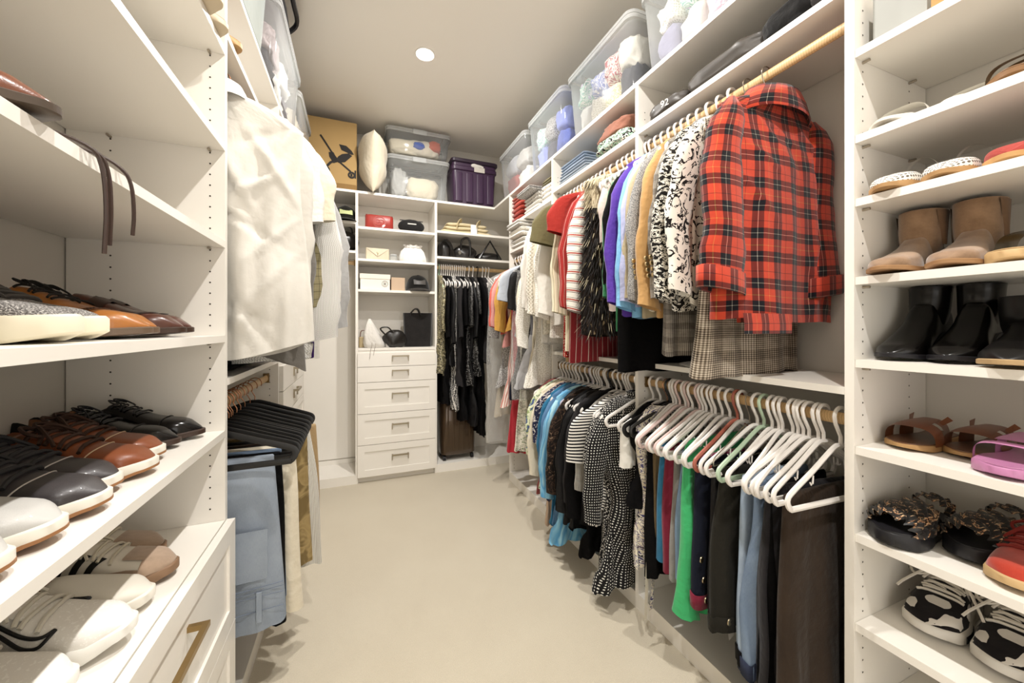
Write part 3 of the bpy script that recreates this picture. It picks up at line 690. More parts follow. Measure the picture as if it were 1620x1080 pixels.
# ---- right wall, middle bay, upper rod
U2, G2 = 'the upper rod of the middle right bay', 'clothes on the upper right rod, middle bay'
rows = [
 (1.455, 'blouse', 'blouse', F_PINK, .66, dict(sl=.3, out=.0, sw=.18, hemw=.17), 'pale pink blouse beside the fur vest on the middle right rod'),
 (1.60, 'sweater', 'sweater', F_RSTR, .72, dict(sl=.6, out=.06, sw=.205, sr=(.062, .05)), 'white sweater with red and grey horizontal stripes'),
 (1.655, 'shirt', 'shirt', F_REDPIN, .70, dict(sl=.58, out=.06, sw=.205), 'dark red pinstriped shirt beside the striped sweater'),
 (1.705, 't_shirt', 'shirt', F_RED, .66, dict(sl=.2, out=.085, sr=(.07, .065), sw=.21), 'plain red short-sleeved top with wide sleeve'),
 (1.745, 'dress', 'dress', F_CRED2, .92, dict(sl=0), 'burgundy striped dress with its hem showing under the red top'),
 (1.785, 'shirt', 'shirt', F_CSTR, .86, dict(sl=.60, out=.05), 'cream shirt with fine dark stripes left of the red top'),
 (1.825, 'blouse', 'blouse', F_REDDOT, .90, dict(sl=0, hemw=.2), 'red dotted blouse hanging low behind the cream striped shirt'),
 (1.865, 'blouse', 'blouse', F_CREAM, .64, dict(sl=.22, out=.09, sr=(.07, .075), sw=.21, smat=F_OLIVE), 'cream blouse with short olive-lined sleeves'),
 (1.90, 'skirt', 'skirt', cloth('b89a70'), .93, dict(sl=0, sw=.12, hemw=.14), 'tan suede skirt hem hanging lowest on the middle upper rod'),
 (1.935, 'blouse', 'blouse', F_WHITE, .72, dict(sl=.6, out=.05), 'plain white long-sleeved blouse, nearest of the white row'),
 (1.975, 'blouse', 'blouse', F_WLACE, .80, dict(sl=.62, out=.055), 'white eyelet lace blouse in the white row'),
 (2.015, 'blouse', 'blouse', F_CREAM, .72, dict(sl=.6, out=.05, collar=True), 'cream collared blouse in the white row'),
 (2.055, 'cardigan', 'sweater', knit('e8e2d4', 'd0c8b8', 300), .78, dict(sl=.6, out=.06), 'off-white knitted cardigan in the white row'),
 (2.10, 'blouse', 'blouse', F_WHITE, .84, dict(sl=.6, out=.05, nf=5), 'long white pleated blouse in the white row'),
 (2.145, 'blouse', 'blouse', cloth('efe6da'), .74, dict(sl=.58, out=.05), 'ivory blouse beside the bay divider in the white row'),
 (2.19, 'shirt', 'shirt', F_WHITE, .7, dict(sl=.56, out=.04, collar=True), 'white collared shirt hanging against the far bay divider'),
]
seed(12)
for Y, nm, cat, mt, L, kw, lab in rows:
    loc, rz = put(Y, hl=U2); top(nm, cat, mt, loc, rz, L, lab, G2, **kw)
# fur vest: body plus tufts
loc, rz = put(1.525, hl=U2)
fv = thing('fur_vest', 'fur vest, cream at the shoulder and black brown below, next to the purple blouse', 'vest', loc, rz, G2)
FUR = floral(((.30, '0d0a09'), (.5, '1d1612'), (.64, '3a2e26'), (.72, 'a08c6c')), 22, 1.0, (3, 1, 1), const=False)
P = torso(.78, .255, .265, .04, .06, .004, 2, 1., .07, M=40, N=24, topth=.035); MB().loft(P[:10]).obj('shoulder_fur', floral(((.35, '8a7a60'), (.55, 'cfc2a6')), 30, 1, const=False), fv, angle=180); MB().loft(P[9:]).obj('body', FUR, fv, angle=180)
fm = MB(); rng = np.random.RandomState(5)
for q in range(4200):
    i = rng.randint(0, len(P)-1); j = rng.randint(0, 40); a, b, c = P[i, j], P[i, (j+1) % 40], P[i+1, j]
    u, v = rng.rand(2); p0 = a+(b-a)*u+(c-a)*v; n = np.array([p0[0]*.5, p0[1]*4, 0]); n /= np.linalg.norm(n)+1e-9
    tp = p0+n*(.02+.02*rng.rand())+np.array([0, 0, -.03-.02*rng.rand()]); w = np.array([n[1], -n[0], 0])*.0028
    k = 1 if (p0[2] > -.26 and rng.rand() < .85) or rng.rand() < .12 else 0
    fm.add([p0-w, p0+w, tp], [(0, 1, 2)], mi=k)
tag(fm.obj('fur_tufts', [plain('1a1411', .8), plain('cdbf9f', .8)], fv, smooth=False), kind='stuff')
for Y in (1.44, 1.485, 1.56): put(Y, hl=U2)

# ---- right wall, far bay (long hang, hook height 1.845)
U3, G3 = 'the long-hang rod of the far right bay', 'dresses on the far right rod'
ZF = 1.849
rows = [
 (2.29, 'd', F_WLACE, .86, dict(sl=.55, out=.05, sw=.19, hemw=.23), 'white lace dress with long sleeves, nearest in the far right bay'),
 (2.335, 'd', F_CREAM, .80, dict(sl=.5, sw=.19, hemw=.2), 'cream straight dress beside the white lace dress'),
 (2.385, 'd', cloth('6d6c70'), .9, dict(sw=.18, hemw=.26, th=.035, lower=F_TULLE, split=.62), 'grey dress with a pale tulle skirt in the far right bay'),
 (2.44, 'd', F_BLACK2, .75, dict(sl=.3, sw=.2), 'dark shiny dress wrapped in clear plastic, far right bay'),
 (2.50, 'd', cloth('b9bfc9'), .55, dict(sl=.24, sw=.2, out=.075, sr=(.07, .07), collar=True, hemw=.22), 'pale blue grey short-sleeved shirt dress, far right bay'),
 (2.545, 'd', F_FLORW, 1.37, dict(sl=.0, sw=.17, hemw=.2), 'long cream floral dress reaching low in the far right bay'),
 (2.59, 'd', F_FLORW, .35, dict(sl=.2, sw=.2, out=.06, cat='blouse'), 'short cream floral blouse in the far right bay'),
 (2.635, 'd', F_NAVY, 1.0, dict(sl=0, sw=.17), 'narrow navy dress between the floral and striped dresses'),
 (2.675, 'd', F_CRED, 1.42, dict(sl=0, sw=.17, hemw=.2), 'long crimson dress hanging lowest in the far right bay'),
 (2.72, 'd', F_YEL, .5, dict(sl=.45, sw=.19, out=.05, cat='blouse'), 'mustard yellow blouse in the far right bay'),
 (2.76, 'd', F_RSW, 1.08, dict(sl=.0, sw=.18, hemw=.22), 'red and white vertically striped dress, far right bay'),
 (2.80, 'd', F_ROSE, .62, dict(sl=.42, sw=.2, out=.05, cat='blouse'), 'dusty rose blouse in the far right bay'),
 (2.84, 'd', F_CORAL, .52, dict(sl=.42, sw=.2, out=.055, cat='blouse'), 'coral blouse in the far right bay'),
 (2.885, 'd', F_GLACE, .95, dict(sl=.5, sw=.19, hemw=.22), 'grey lace dress at the end of the far right bay'),
]
seed(13)
for Y, k, mt, L, kw, lab in rows:
    loc, rz = put(Y, z=ZF, hl=U3); kw = dict(kw); dress('dress' if kw.get('cat', 'dress') == 'dress' else 'blouse', mt, loc, rz, L, lab, G3, **kw)
garbag((XRD, 2.455, ZF), .03, .98, 'clear plastic garment bag over the dark shiny dress', G3, w=.25)
loc, rz = put(2.95, z=ZF, hl=U3); garbag(loc, -.1, 1.42, 'long clear plastic garment bag at the corner end of the far right rod', G3, w=.26)
dress('dress', cloth('cfc4b0'), loc, -.1, 1.2, 'beige dress seen inside the long clear garment bag', G3, sw=.18, hemw=.2)

# ---- right wall, middle bay, lower rod
U4, G4 = 'the lower rod of the middle right bay', 'clothes on the lower right rod, middle bay'
rows = [
 (1.462, 'd', F_DOT, .86, dict(sw=.2, hemw=.25, th=.035, sl=.5, out=.05, collar=F_DOT, tht=.04), 'black dress with white polka dots and high collar, nearest on the middle lower rod', 'white'),
 (1.515, 'd', F_DOTS, .84, dict(sw=.19, hemw=.22, sl=.4), 'black dress with tiny white specks beside the polka dot dress', 'white'),
 (1.555, 'd', F_BWS, .55, dict(sw=.2, hemw=.22, sl=.25, out=.07, sr=(.07, .065), cat='blouse'), 'black and white horizontally striped top on the middle lower rod', 'white'),
 (1.595, 'd', F_BWS2, .62, dict(sw=.19, sl=.4, cat='blouse'), 'finely striped black and white blouse on the middle lower rod', 'white'),
 (1.635, 'd', F_BLACK, .80, dict(sw=.2, hemw=.22, sl=.55, out=.05), 'long black dress with sleeves next to the striped tops', 'white'),
 (1.675, 'd', F_CHAR, .6, dict(sw=.2, sl=.5, cat='blouse'), 'charcoal blouse between the black pieces on the middle lower rod', 'black'),
 (1.715, 'd', F_BLACK2, .70, dict(sw=.205, hemw=.23, sl=.56, out=.05, cat='jacket'), 'black satin jacket on the middle lower rod', 'white'),
 (1.76, 'd', F_BLACK, .72, dict(sw=.205, hemw=.22, sl=.56, out=.05, cat='jacket'), 'matt black long jacket on the middle lower rod', 'white'),
 (1.805, 'd', F_PAIS, .62, dict(sw=.21, hemw=.24, sl=.5, out=.06, cat='blouse'), 'dark brown paisley blouse on the middle lower rod', 'white'),
 (1.85, 'd', F_CHAR, .75, dict(sw=.19, sl=.5), 'dark grey dress behind the paisley blouse', 'lilac'),
 (1.895, 'd', F_TIE, .86, dict(sw=.21, hemw=.25, sl=.55, out=.06, th=.035), 'light blue tie-dyed dress on the middle lower rod', 'white'),
 (1.95, 'd', denim('6f93b5', '3f6690'), .8, dict(sw=.2, sl=.5), 'blue chambray dress beside the tie-dyed dress', 'white'),
 (1.99, 'd', F_TEAL, .82, dict(sw=.19, sl=.4), 'dark teal dress beside the tie-dyed dress', 'white'),
 (2.03, 'd', floral(((0, '2a2c45'), (.52, '2a2c45'), (.57, 'd8cfc4'), (.64, '5b5f86')), 40, 1.2), .7, dict(sw=.2, sl=.3), 'navy and white printed dress on the middle lower rod', 'white'),
 (2.07, 'd', cloth('dcc0a8'), .85, dict(sw=.18, hemw=.2, sl=0), 'pale peach dress near the end of the middle lower rod', 'white'),
 (2.11, 'd', F_CREAM, .62, dict(sw=.2, sl=.5, out=.05, cat='blouse'), 'cream blouse near the end of the middle lower rod', 'white'),
 (2.15, 'd', floral(((0, 'd8dcc0'), (.5, 'd8dcc0'), (.55, '8ea06a'), (.62, '4d5c8a')), 30, 1.2), .66, dict(sw=.2, sl=.4, cat='blouse'), 'pale green printed blouse at the far end of the middle lower rod', 'white'),
 (2.19, 'd', cloth('8d4a48'), .72, dict(sw=.18, sl=0), 'dull red dress at the very end of the middle lower rod', 'white'),
]
seed(14)
for Y, k, mt, L, kw, lab, hk in rows:
    loc, rz = put(Y, hk, z=ZD, hl=U4); kw = dict(kw); c = kw.get('cat', 'dress'); dress(c, mt, loc, rz, L, lab, G4, **kw)
for Y in (1.44, 1.535, 1.7, 1.78, 1.84, 2.0): put(Y, z=ZD, hl=U4)

# ---- right wall, near bay, lower rod: trousers and tops on white hangers
U5, G5 = 'the lower rod beside the women\'s shoe shelves', 'clothes on the lower right rod, near bay'
seed(15)
rows = [
 (.682, 'trousers', F_VELB, .80, dict(w0=.17, w1=.2, th=.03, amp=.012, nf=3, rz0=-.02), 'dark brown velvet trousers nearest the shoe shelves'),
 (.722, 'trousers', F_VELG, .78, dict(w0=.16, w1=.18, th=.03, amp=.018, nf=4), 'charcoal velvet trousers beside the brown velvet pair'),
 (.76, 'trousers', F_BLACK, .60, dict(w0=.15, w1=.17), 'plain black trousers right of the blue jeans'),
 (.797, 'jeans', F_JEANB, .57, dict(w0=.15, w1=.18, th=.028, band=F_JEAND, amp=.018, nf=4), 'crumpled blue jeans with a dark waistband hanging down'),
 (.835, 'jeans', F_JEANL, .56, dict(w0=.14, w1=.17, band=F_BLACK), 'pale grey-blue jeans with a black hem'),
 (.885, 'trousers', F_DKOL, .50, dict(w0=.15, w1=.19, band=F_DKOL), 'dark olive trousers with a metal button'),
 (.935, 'trousers', F_BLACK2, .50, dict(w0=.15, w1=.17), 'black trousers between the olive pair and the navy pair'),
 (.98, 'trousers', F_NAVY, .49, dict(w0=.16, w1=.18, band=F_BURG), 'dark navy trousers with light buttons and red label'),
]
for Y, nm, mt, L, kw, lab in rows:
    r0 = kw.pop('rz0', None); loc, rz = put(Y+random.uniform(-.005, .005), 'steep', random.uniform(-.18, .12) if r0 is None else r0, z=ZD, hl=U5); t = slacks(nm, mt, loc, rz, L, lab, G5, zt=-.212, **kw)
    if 'olive' in lab or 'navy' in lab:
        for k in range(1 if 'olive' in lab else 3): MB().lathe([(.0005, 0), (.011, 0), (.011, .003), (.007, .004), (.0005, .003)], 12).obj('button', metal('cfc0a0', .3), t, loc=(-.15-.01*k, -.034, -.21-L+.03+.07*k), rot=(pi/2, 0, .3))
    if 'navy' in lab: MB().add([(-.14, -.04, -.66), (-.105, -.045, -.66), (-.12, -.055, -.74), (-.145, -.055, -.75)], [(0, 1, 2, 3)]).obj('paper_tag', plain('ddd9d0'), t, smooth=False)
for Y, hk in ((.645, 'steep'), (.70, 'steep'), (.74, 'steep'), (.77, 'steep'), (.812, 'steep'), (.86, 'mint'), (.91, 'wire'), (.955, 'rose')): put(Y, hk, random.uniform(-.22, .16), z=ZD, hl=U5)
loc, rz = put(1.045, 'steep', .05, z=ZD, hl=U5)
slacks('blouse', F_GREEN, loc, rz, .60, 'bright green top hanging in soft folds from a white hanger', G5, w0=.15, w1=.2, th=.035, amp=.018, nf=4, cat='blouse', zt=-.16)
rows = [
 (1.015, F_PINKP, .42, dict(w0=.13, w1=.14), 'pink patterned scarf-like top behind the green top', 'steep'),
 (1.085, denim('8aa0b6', '5d7794'), .46, dict(w0=.12, w1=.15), 'light blue denim piece behind the green top', 'steep'),
 (1.115, F_GREY, .5, dict(w0=.12, w1=.14), 'grey trousers left of the green top', 'pinkish'),
 (1.15, F_BURG, .48, dict(w0=.13, w1=.14), 'burgundy trousers left of the green top', 'steep'),
 (1.185, F_TEAL, .45, dict(w0=.13, w1=.14), 'teal blue trousers beside the burgundy pair', 'steep'),
 (1.215, cloth('6b5a3f'), .40, dict(w0=.13, w1=.14), 'olive brown trousers beside the teal pair', 'pinkish'),
 (1.25, F_BLACK, .55, dict(w0=.15, w1=.16), 'narrow black trousers beside the floral top', 'steep'),
]
for Y, mt, L, kw, lab, hk in rows:
    loc, rz = put(Y, hk, random.uniform(-.08, .1), z=ZD, hl=U5); slacks('trousers', mt, loc, rz, L, lab, G5, zt=-.212, **kw)
for Y, hk in ((1.06, 'steep'), (1.10, 'steep'), (1.17, 'pinkish'), (1.235, 'steep'), (1.27, 'black')): put(Y, hk, random.uniform(-.1, .1), z=ZD, hl=U5)
loc, rz = put(1.285, 'velvet', .0, z=ZD, hl=U5)
fb = dress('blouse', F_FLORP, loc, rz, .66, 'cream and violet floral top with trailing ribbon ties', G5, sw=.16, hemw=.18, cat='blouse')
for k, (x, L_) in enumerate(((-.16, .93), (-.13, .90))):
    m = MB(); strip(m, bez([(x+.04, -.03, -.60), (x+.01, -.05, -.70), (x, -.055, -.82), (x-.004*k, -.05, -L_)], 16), .022, (1, .3, 0), .002); m.obj('ribbon_tie', [cloth('e2d8c4'), F_FLORP][k], fb)
loc, rz = put(1.325, 'white', .06, z=ZD, hl=U5)
dress('blouse', F_BLACK, loc, rz, .42, 'black satin camisole beside the white one', G5, sw=.17, hemw=.19, cat='blouse')
loc, rz = put(1.37, 'white', .1, z=ZD, hl=U5)
slacks('camisole', F_WHITE, loc, rz, .18, 'white ruffled camisole hanging from the end of a hanger', G5, w0=.19, w1=.21, th=.03, cat='blouse', zt=-.17)

# ---- back wall rod, right corner bay (garments run front to back)
U6, G6 = 'the back corner rod beside the drawer tower', 'dark dresses on the back corner rod'
rows = [
 (.685, F_SEQ, .88, dict(sl=.45, sw=.17, hemw=.2), 'dress covered in dull gold sequins beside the drawer tower', 'mint'),
 (.725, F_BLACK, 1.15, dict(sl=.5, sw=.18), 'long black dress behind the gold sequin dress', 'white'),
 (.765, F_BLACK2, .80, dict(sl=.55, sw=.19, out=.05), 'black crepe dress with sleeves on the back corner rod', 'white'),
 (.805, F_DOTM, 1.2, dict(sl=0, sw=.17, hemw=.19), 'black dress with rows of white dots on the back corner rod', 'white'),
 (.845, F_CHAR, 1.0, dict(sl=.5, sw=.18), 'charcoal dress beside the white-dotted dress', 'white'),
 (.885, F_BLACK, 1.3, dict(sl=.4, sw=.17), 'very long plain black gown on the back corner rod', 'white'),
 (.925, F_SEQD, 1.0, dict(sl=.4, sw=.18), 'black sequinned dress with silver glints', 'white'),
 (.965, F_BLACK2, 1.35, dict(sl=.5, sw=.18), 'long black satin gown on the back corner rod', 'white'),
 (1.005, F_SEQD, .9, dict(sl=.3, sw=.18, cat='blouse'), 'black lace top with grey sheen on the back corner rod', 'white'),
 (1.05, F_BLACK, 1.45, dict(sl=.4, sw=.18), 'floor-length black gown near the right end of the back corner rod', 'black'),
 (1.10, F_CHAR, .8, dict(sl=.5, sw=.18), 'dark grey dress at the right end of the back corner rod', 'white'),
]
seed(16)
for X, mt, L, kw, lab, hk in rows:
    loc, rz = put(YBF+.10, hk, pi/2+random.uniform(-.06, .06), X=X, z=1.839, hl=U6); kw = dict(kw); c = kw.get('cat', 'dress'); dress(c, mt, loc, rz, L, lab, G6, **kw)
for X in (.705, .745, .785, .825, .865, .905, 1.13, 1.16): put(YBF+.10, 'white', pi/2, X=X, z=1.839, hl=U6)

# ---- left wall upper rod
U7, G7 = 'the upper rod of the left bay', 'shirts on the upper left rod'
XLD = -.42
seed(17)
loc, rz = put(1.465, 'wood', .02, X=XLD, hl=U7)
F_LINEN = cloth('d8d4cb', .9, .1, .05, 700, None, .12)
ws = top('shirt', 'shirt', F_LINEN, loc, rz, .84, 'large white linen shirt hanging first beside the left shoe shelves', G7, sw=.245, hemw=.275, th=.032, sl=.54, out=-.035, sr=(.07, .055), collar=True, amp=.015, tail=.05, soff=.06, nf=2, ph=2.2, M=110, N=84, drop=.085, sthk=.03, cr=(34, .011, 4))
MB().loft(np.array([[(x, -.04+.004*sin(30*z), z) for z in np.linspace(-.12, -.86, 24)] for x in (-.018, .0, .018)]), closed=False).obj('placket', F_LINEN, ws, angle=180)
for k in range(6): MB().lathe([(.0005, 0), (.006, 0), (.006, .002), (.0005, .002)], 10).obj('button', plain('d8d0c0', .3), ws, loc=(0, -.045, -.2-.11*k), rot=(pi/2, 0, 0))
rows = [
 (1.535, 'shirt', F_WHITE, .78, dict(sl=.30, out=.0, sw=.24, hemw=.235, sr=(.065, .062), soff=.02), 'white cotton shirt right behind the linen shirt'),
 (1.575, 'shirt', F_CREAM, .76, dict(sl=.28, out=.05, sw=.225, hemw=.235, sr=(.07, .068)), 'cream short-sleeved shirt behind the white shirts'),
 (1.605, 'shirt', cloth('77736d'), .84, dict(sl=.6, out=.0, sw=.22, hemw=.24, tail=-.06), 'dark grey shirt with its hem showing under the white shirts'),
 (1.645, 'shirt', F_OLPL, .84, dict(sl=.6, out=.03, sw=.22, hemw=.23), 'olive plaid shirt on the upper left rod'),
 (1.68, 'sweater', F_TEXW, .86, dict(sl=.72, out=.055, sw=.235, hemw=.25, th=.035, sr=(.08, .06), hemband=knit('e6e4df', 'cfccc6', 700)), 'white textured knit pullover with ribbed hem'),
 (1.775, 'sweater', PURD, .87, dict(sl=.5, out=.04, sw=.23, hemw=.25), 'dark purple sweater with its hem below the white pullover'),
 (1.82, 'shirt', F_BLACK, .86, dict(sl=.5, out=.03, sw=.22, hemw=.24), 'black shirt on the upper left rod'),
 (1.87, 'shirt', F_WHITE, .87, dict(sl=.6, out=.06, sw=.24, hemw=.27), 'white tee shirt with its hem showing beyond the purple sweater'),
 (1.93, 'hoodie', cloth('a9a8a6'), .74, dict(sl=.68, out=.075, sw=.24, hemw=.25, th=.035, sr=(.08, .06), hood=True), 'grey zip hoodie hanging beyond the white pullover'),
 (1.99, 'shirt', F_GREY, .7, dict(sl=.58, sw=.23), 'mid grey shirt toward the far end of the upper left rod'),
 (2.05, 'shirt', F_NAVY, .7, dict(sl=.58, sw=.22), 'navy shirt toward the far end of the upper left rod'),
 (2.12, 'shirt', F_CREAM, .7, dict(sl=.58, sw=.22), 'cream shirt at the far end of the upper left rod'),
]
for Y, nm, mt, L, kw, lab in rows:
    loc, rz = put(Y, 'velvet', X=XLD, hl=U7); top(nm, nm if nm != 'hoodie' else 'sweater', mt, loc, rz, L, lab, G7, **kw)
# ---- left wall lower rod: trousers on velvet hangers
U8, G8 = 'the lower rod of the left bay', 'trousers on the lower left rod'
seed(18)
loc, rz = put(1.49, 'velvet', .05, X=XLD, z=ZD, hl=U8)
J = denim('a2abb6', '737f8f', .6)
jn = slacks('jeans', J, loc, rz, .545, 'washed light blue jeans hung upside down with back pocket showing', G8, w0=.16, w1=.19, th=.035, amp=.007, nf=2, ph=1., zt=-.185)
ST = plain('6a7484', .8)
def jf(x, z): return (x, -.045-.003*sin(9*z), z+.035)
px0, px1, pz0, pz1 = -.02, .145, -.60, -.44
MB().loft(np.array([[jf(x, z) for x in np.linspace(px0, px1, 6)] for z in np.linspace(pz1, pz0, 6)])+np.array([0, -.002, 0]), closed=False).obj('back_pocket', J, jn, angle=180)
m = MB()
for o in (.004, .010): m.tube([jf(px0+o, pz0), jf(px0+o, pz1-o), jf(px1-o, pz1-o-.01), jf(px1-o, pz0)], .0012, 4)
m.tube([jf(-.18, -.625), jf(0, -.632), jf(.19, -.622)], .0016, 4); m.tube([jf(-.18, -.638), jf(0, -.645), jf(.19, -.635)], .0012, 4); m.tube([jf(-.18, -.70), jf(0, -.706), jf(.19, -.70)], .0014, 4); m.tube([jf(-.18, -.655), jf(.19, -.655)], .0012, 4)
m.obj('stitching', ST, jn)
MB().box(-.055, -.04, -.053, -.046, -.70, -.605).obj('belt_loop', J, jn); MB().box(.115, .13, -.053, -.046, -.70, -.605).obj('belt_loop', J, jn)
rows = [
 (1.535, 'trousers', F_BLACK, .58, dict(w0=.17, w1=.19), 'black trousers behind the light blue jeans'),
 (1.575, 'jeans', F_JEANB, .52, dict(w0=.17, w1=.18), 'mid blue jeans behind the light pair'),
 (1.615, 'trousers', F_CREAM, .60, dict(w0=.17, w1=.2, cx=.03), 'cream trousers with a curled hem on the lower left rod'),
 (1.66, 'trousers', leather('201410', .3), .58, dict(w0=.16, w1=.19), 'dark shiny trousers on the lower left rod'),
 (1.71, 'trousers', F_BLACK2, .5, dict(w0=.17, w1=.18), 'black dress trousers on the lower left rod'),
 (1.76, 'trousers', F_OLCAM, .52, dict(w0=.18, w1=.2, nf=4, cx=.045), 'mottled olive trousers on the lower left rod'),
 (1.82, 'trousers', F_PINSTR, .56, dict(w0=.17, w1=.22, cx=.06), 'grey and white pinstriped trousers on the lower left rod'),
 (1.90, 'trousers', F_KHAKI, .5, dict(w0=.18, w1=.19, cx=.07), 'khaki trousers on the lower left rod'),
 (1.98, 'trousers', cloth('c3ad8d'), .44, dict(w0=.18, w1=.19), 'light tan trousers at the far end of the lower left rod'),
]
for Y, nm, mt, L, kw, lab in rows:
    loc, rz = put(Y, 'velvet', random.uniform(-.04, .08), X=XLD, z=ZD, hl=U8); slacks(nm, mt, loc, rz, L, lab, G8, zt=-.188, **kw)
for Y in (1.445, 1.64): put(Y, 'velvet', random.uniform(-.03, .06), X=XLD, z=ZD, hl=U8)
# ---------------------------------------------------------------- shoes
class Last:
    "shape of one shoe: outline, sole heights and top line along its length (heel 0, toe L)"
    def __init__(s, L=.29, W=.049, top=((0, .062), (.1, .068), (.25, .060), (.37, .085), (.5, .078), (.7, .058), (.85, .050), (1, .036)), sole=((0, .026), (.5, .022), (.85, .022), (1, .026)), bot=((0, .004), (.1, 0), (.8, 0), (1, .012)), op=(.05, .36), toe=.12, e=(.62, .62), wid=None):
        s.L, s.W = L, W; s.top = tuple(zip(*top)); s.sole = tuple(zip(*sole)); s.bot = tuple(zip(*bot)); s.op = op; s.toe = toe; s.e = e
        s.wid = tuple(zip(*(wid or ((0, .70), (.1, .70), (.3, .66), (.5, .78), (.7, 1), (.85, .95), (1, .78)))))
    def w(s, t): return s.W*smooth_interp(t, *s.wid)*min(1, max(t, 0)/.07)**.5*min(1, max(1-t, 0)/s.toe)**.5
    def cy(s, t): return .05*s.W*sin(pi*t*1.6)
    def zs(s, t): return smooth_interp(t, *s.sole)
    def zb(s, t): return smooth_interp(t, *s.bot)
    def h(s, t):
        z = s.zs(t); return z+(smooth_interp(t, *s.top)-z)*min(1, max(1-t, 0)/(s.toe*.7)+.05)**.5
    def pt(s, t, a, off=.0):
        "point of the upper's outer surface; a 0..pi from the +y side over the top"
        c, q = cos(a), sin(a); w = s.w(t)+off; h = s.h(t)+off
        return np.array([t*s.L, s.cy(t)+w*np.sign(c)*abs(c)**s.e[0], s.zs(t)+(h-s.zs(t))*max(q, 0)**s.e[1]])
    def upper(s, m, N=40, M=26, lining=1):
        ts = [(1-cos(pi*k/(N-1)))/2 for k in range(N)]; P = []; O = []
        for t in ts:
            o = 0. if not s.op else min(1, max(0, (t-s.op[0])/.04))*min(1, max(0, (s.op[1]-t)/.05)); O.append(o); ring = []
            w, h, z = s.w(t), s.h(t), s.zs(t)
            for j in range(M):
                A = s.pt(t, pi*j/(M-1))
                k = j if j < M/2 else M-1-j; sg = 1 if j < M/2 else -1
                if k < 8: f = k/7; C = np.array([t*s.L, s.cy(t)+sg*w*(1-.16*f*f), z+(h-z)*f])
                else:
                    f = (k-8)/(M/2-9); C = np.array([t*s.L, s.cy(t)+sg*w*(.76-.76*f*.98), (h-.004) if k == 8 else z+.006])
                ring.append(A*(1-o)+C*o)
            P.append(ring)
        m.loft(np.array(P), closed=False, mi=lambda i, j: lining if (O[i] > .5 or O[i+1] > .5) and 8 <= (j if j < M/2 else M-2-j) else 0)
    def outline(s, off=0, n=26, t0=0., t1=1.):
        ts = [t0+(t1-t0)*(1-cos(pi*k/(n-1)))/2 for k in range(n)]
        return [(t, 1) for t in ts]+[(t, -1) for t in ts[::-1][1:-1]]
    def solemesh(s, m, off=.004, lev=None, mi=0, t0=0., t1=1.):
        O = s.outline(t0=t0, t1=t1); rings = []
        for k, o in (lev or ((0, -.004), (.12, 0), (.85, 0), (1.0, -.003))):
            ring = []
            for t, sg in O:
                zb, zt = s.zb(t), s.zs(t)+.004; ex = off+o
                tx = t*s.L+(ex*(-1 if t < .04 else 1 if t > .96 else 0))
                ring.append((tx, s.cy(t)+sg*(s.w(t)+(ex if 0.01 < t < .99 else ex*.3)), zb+(zt-zb)*k))
            rings.append(ring)
        m.loft(np.array(rings), cap0=True, cap1=True, mi=mi)
def laces(t, ls, mat, t0=.42, t1=.66, n=5, r=.0026, span=.62, bow=True, flat=1.0, bs=.6):
    m = MB()
    for k in range(n):
        tt = t0+(t1-t0)*k/(n-1); sk = .025*(1 if k % 2 else -1)
        m.tube([ls.pt(tt+sk*(j/6-.5), pi*(.5-span/2+span*j/6), .004) for j in range(7)], r, 6, flat=flat)
    if bow:
        c = ls.pt(t0-.02, pi/2, .008)
        for s in (-1, 1):
            m.tube(bez([c, c+bs*np.array([-.012, s*.022, .008]), c+bs*np.array([.01, s*.045, .0]), c+bs*np.array([.03, s*.035, -.010]), c+bs*np.array([.012, s*.012, .0]), c], 24), r*.9, 5)
            m.tube(bez([c, c+bs*np.array([.02, s*.02, .004]), c+bs*np.array([.05, s*.042, -.018]), c+bs*np.array([.06, s*.05, -.03])], 12), r*.9, 5)
    m.obj('laces', mat, t)
def patch(t, name, ls, mat, tr, ar, off=.0022, n=8, k=5):
    MB().loft(np.array([[ls.pt(a+(b-a)*i/(n-1), ar[0](u)+(ar[1](u)-ar[0](u))*j/(k-1), off) for j in range(k)] for i in range(n) for u in [i/(n-1)] for a, b in [tr]]), closed=False).obj(name, mat, t, angle=180)
def seam(t, ls, mat, tt, a0=.04, a1=.96, off=.0012, r=.0011, skew=0., n=14, name='toe_seam', bow=0.):
    MB().tube([ls.pt(tt+skew*(j/n-.5)+bow*sin(pi*j/n), pi*(a0+(a1-a0)*j/n), off) for j in range(n+1)], r, 5).obj(name, mat, t)
SOLEW = plain('e6e1d4', .6); LIN = leather('8a5a34', .6); GUM = plain('9a6c44', .6); BLKR = plain('17161a', .5)
def shoe_at(name, label, toeX, Y, z, sgn, L, group, rz=0., cat='shoe'):
    "toe at toeX, pointing +x (sgn 1) or -x (sgn -1)"
    a = (0 if sgn > 0 else pi)+rz
    k = 1.05 if sgn > 0 and z < 1.5 else 1.0
    t = thing(name, label, cat, (toeX-cos(a)*L*k, Y-sin(a)*L*.5, z+.0005), a, group)
    if k > 1: t.scale = (k, 1.04, 1.17)
    return t
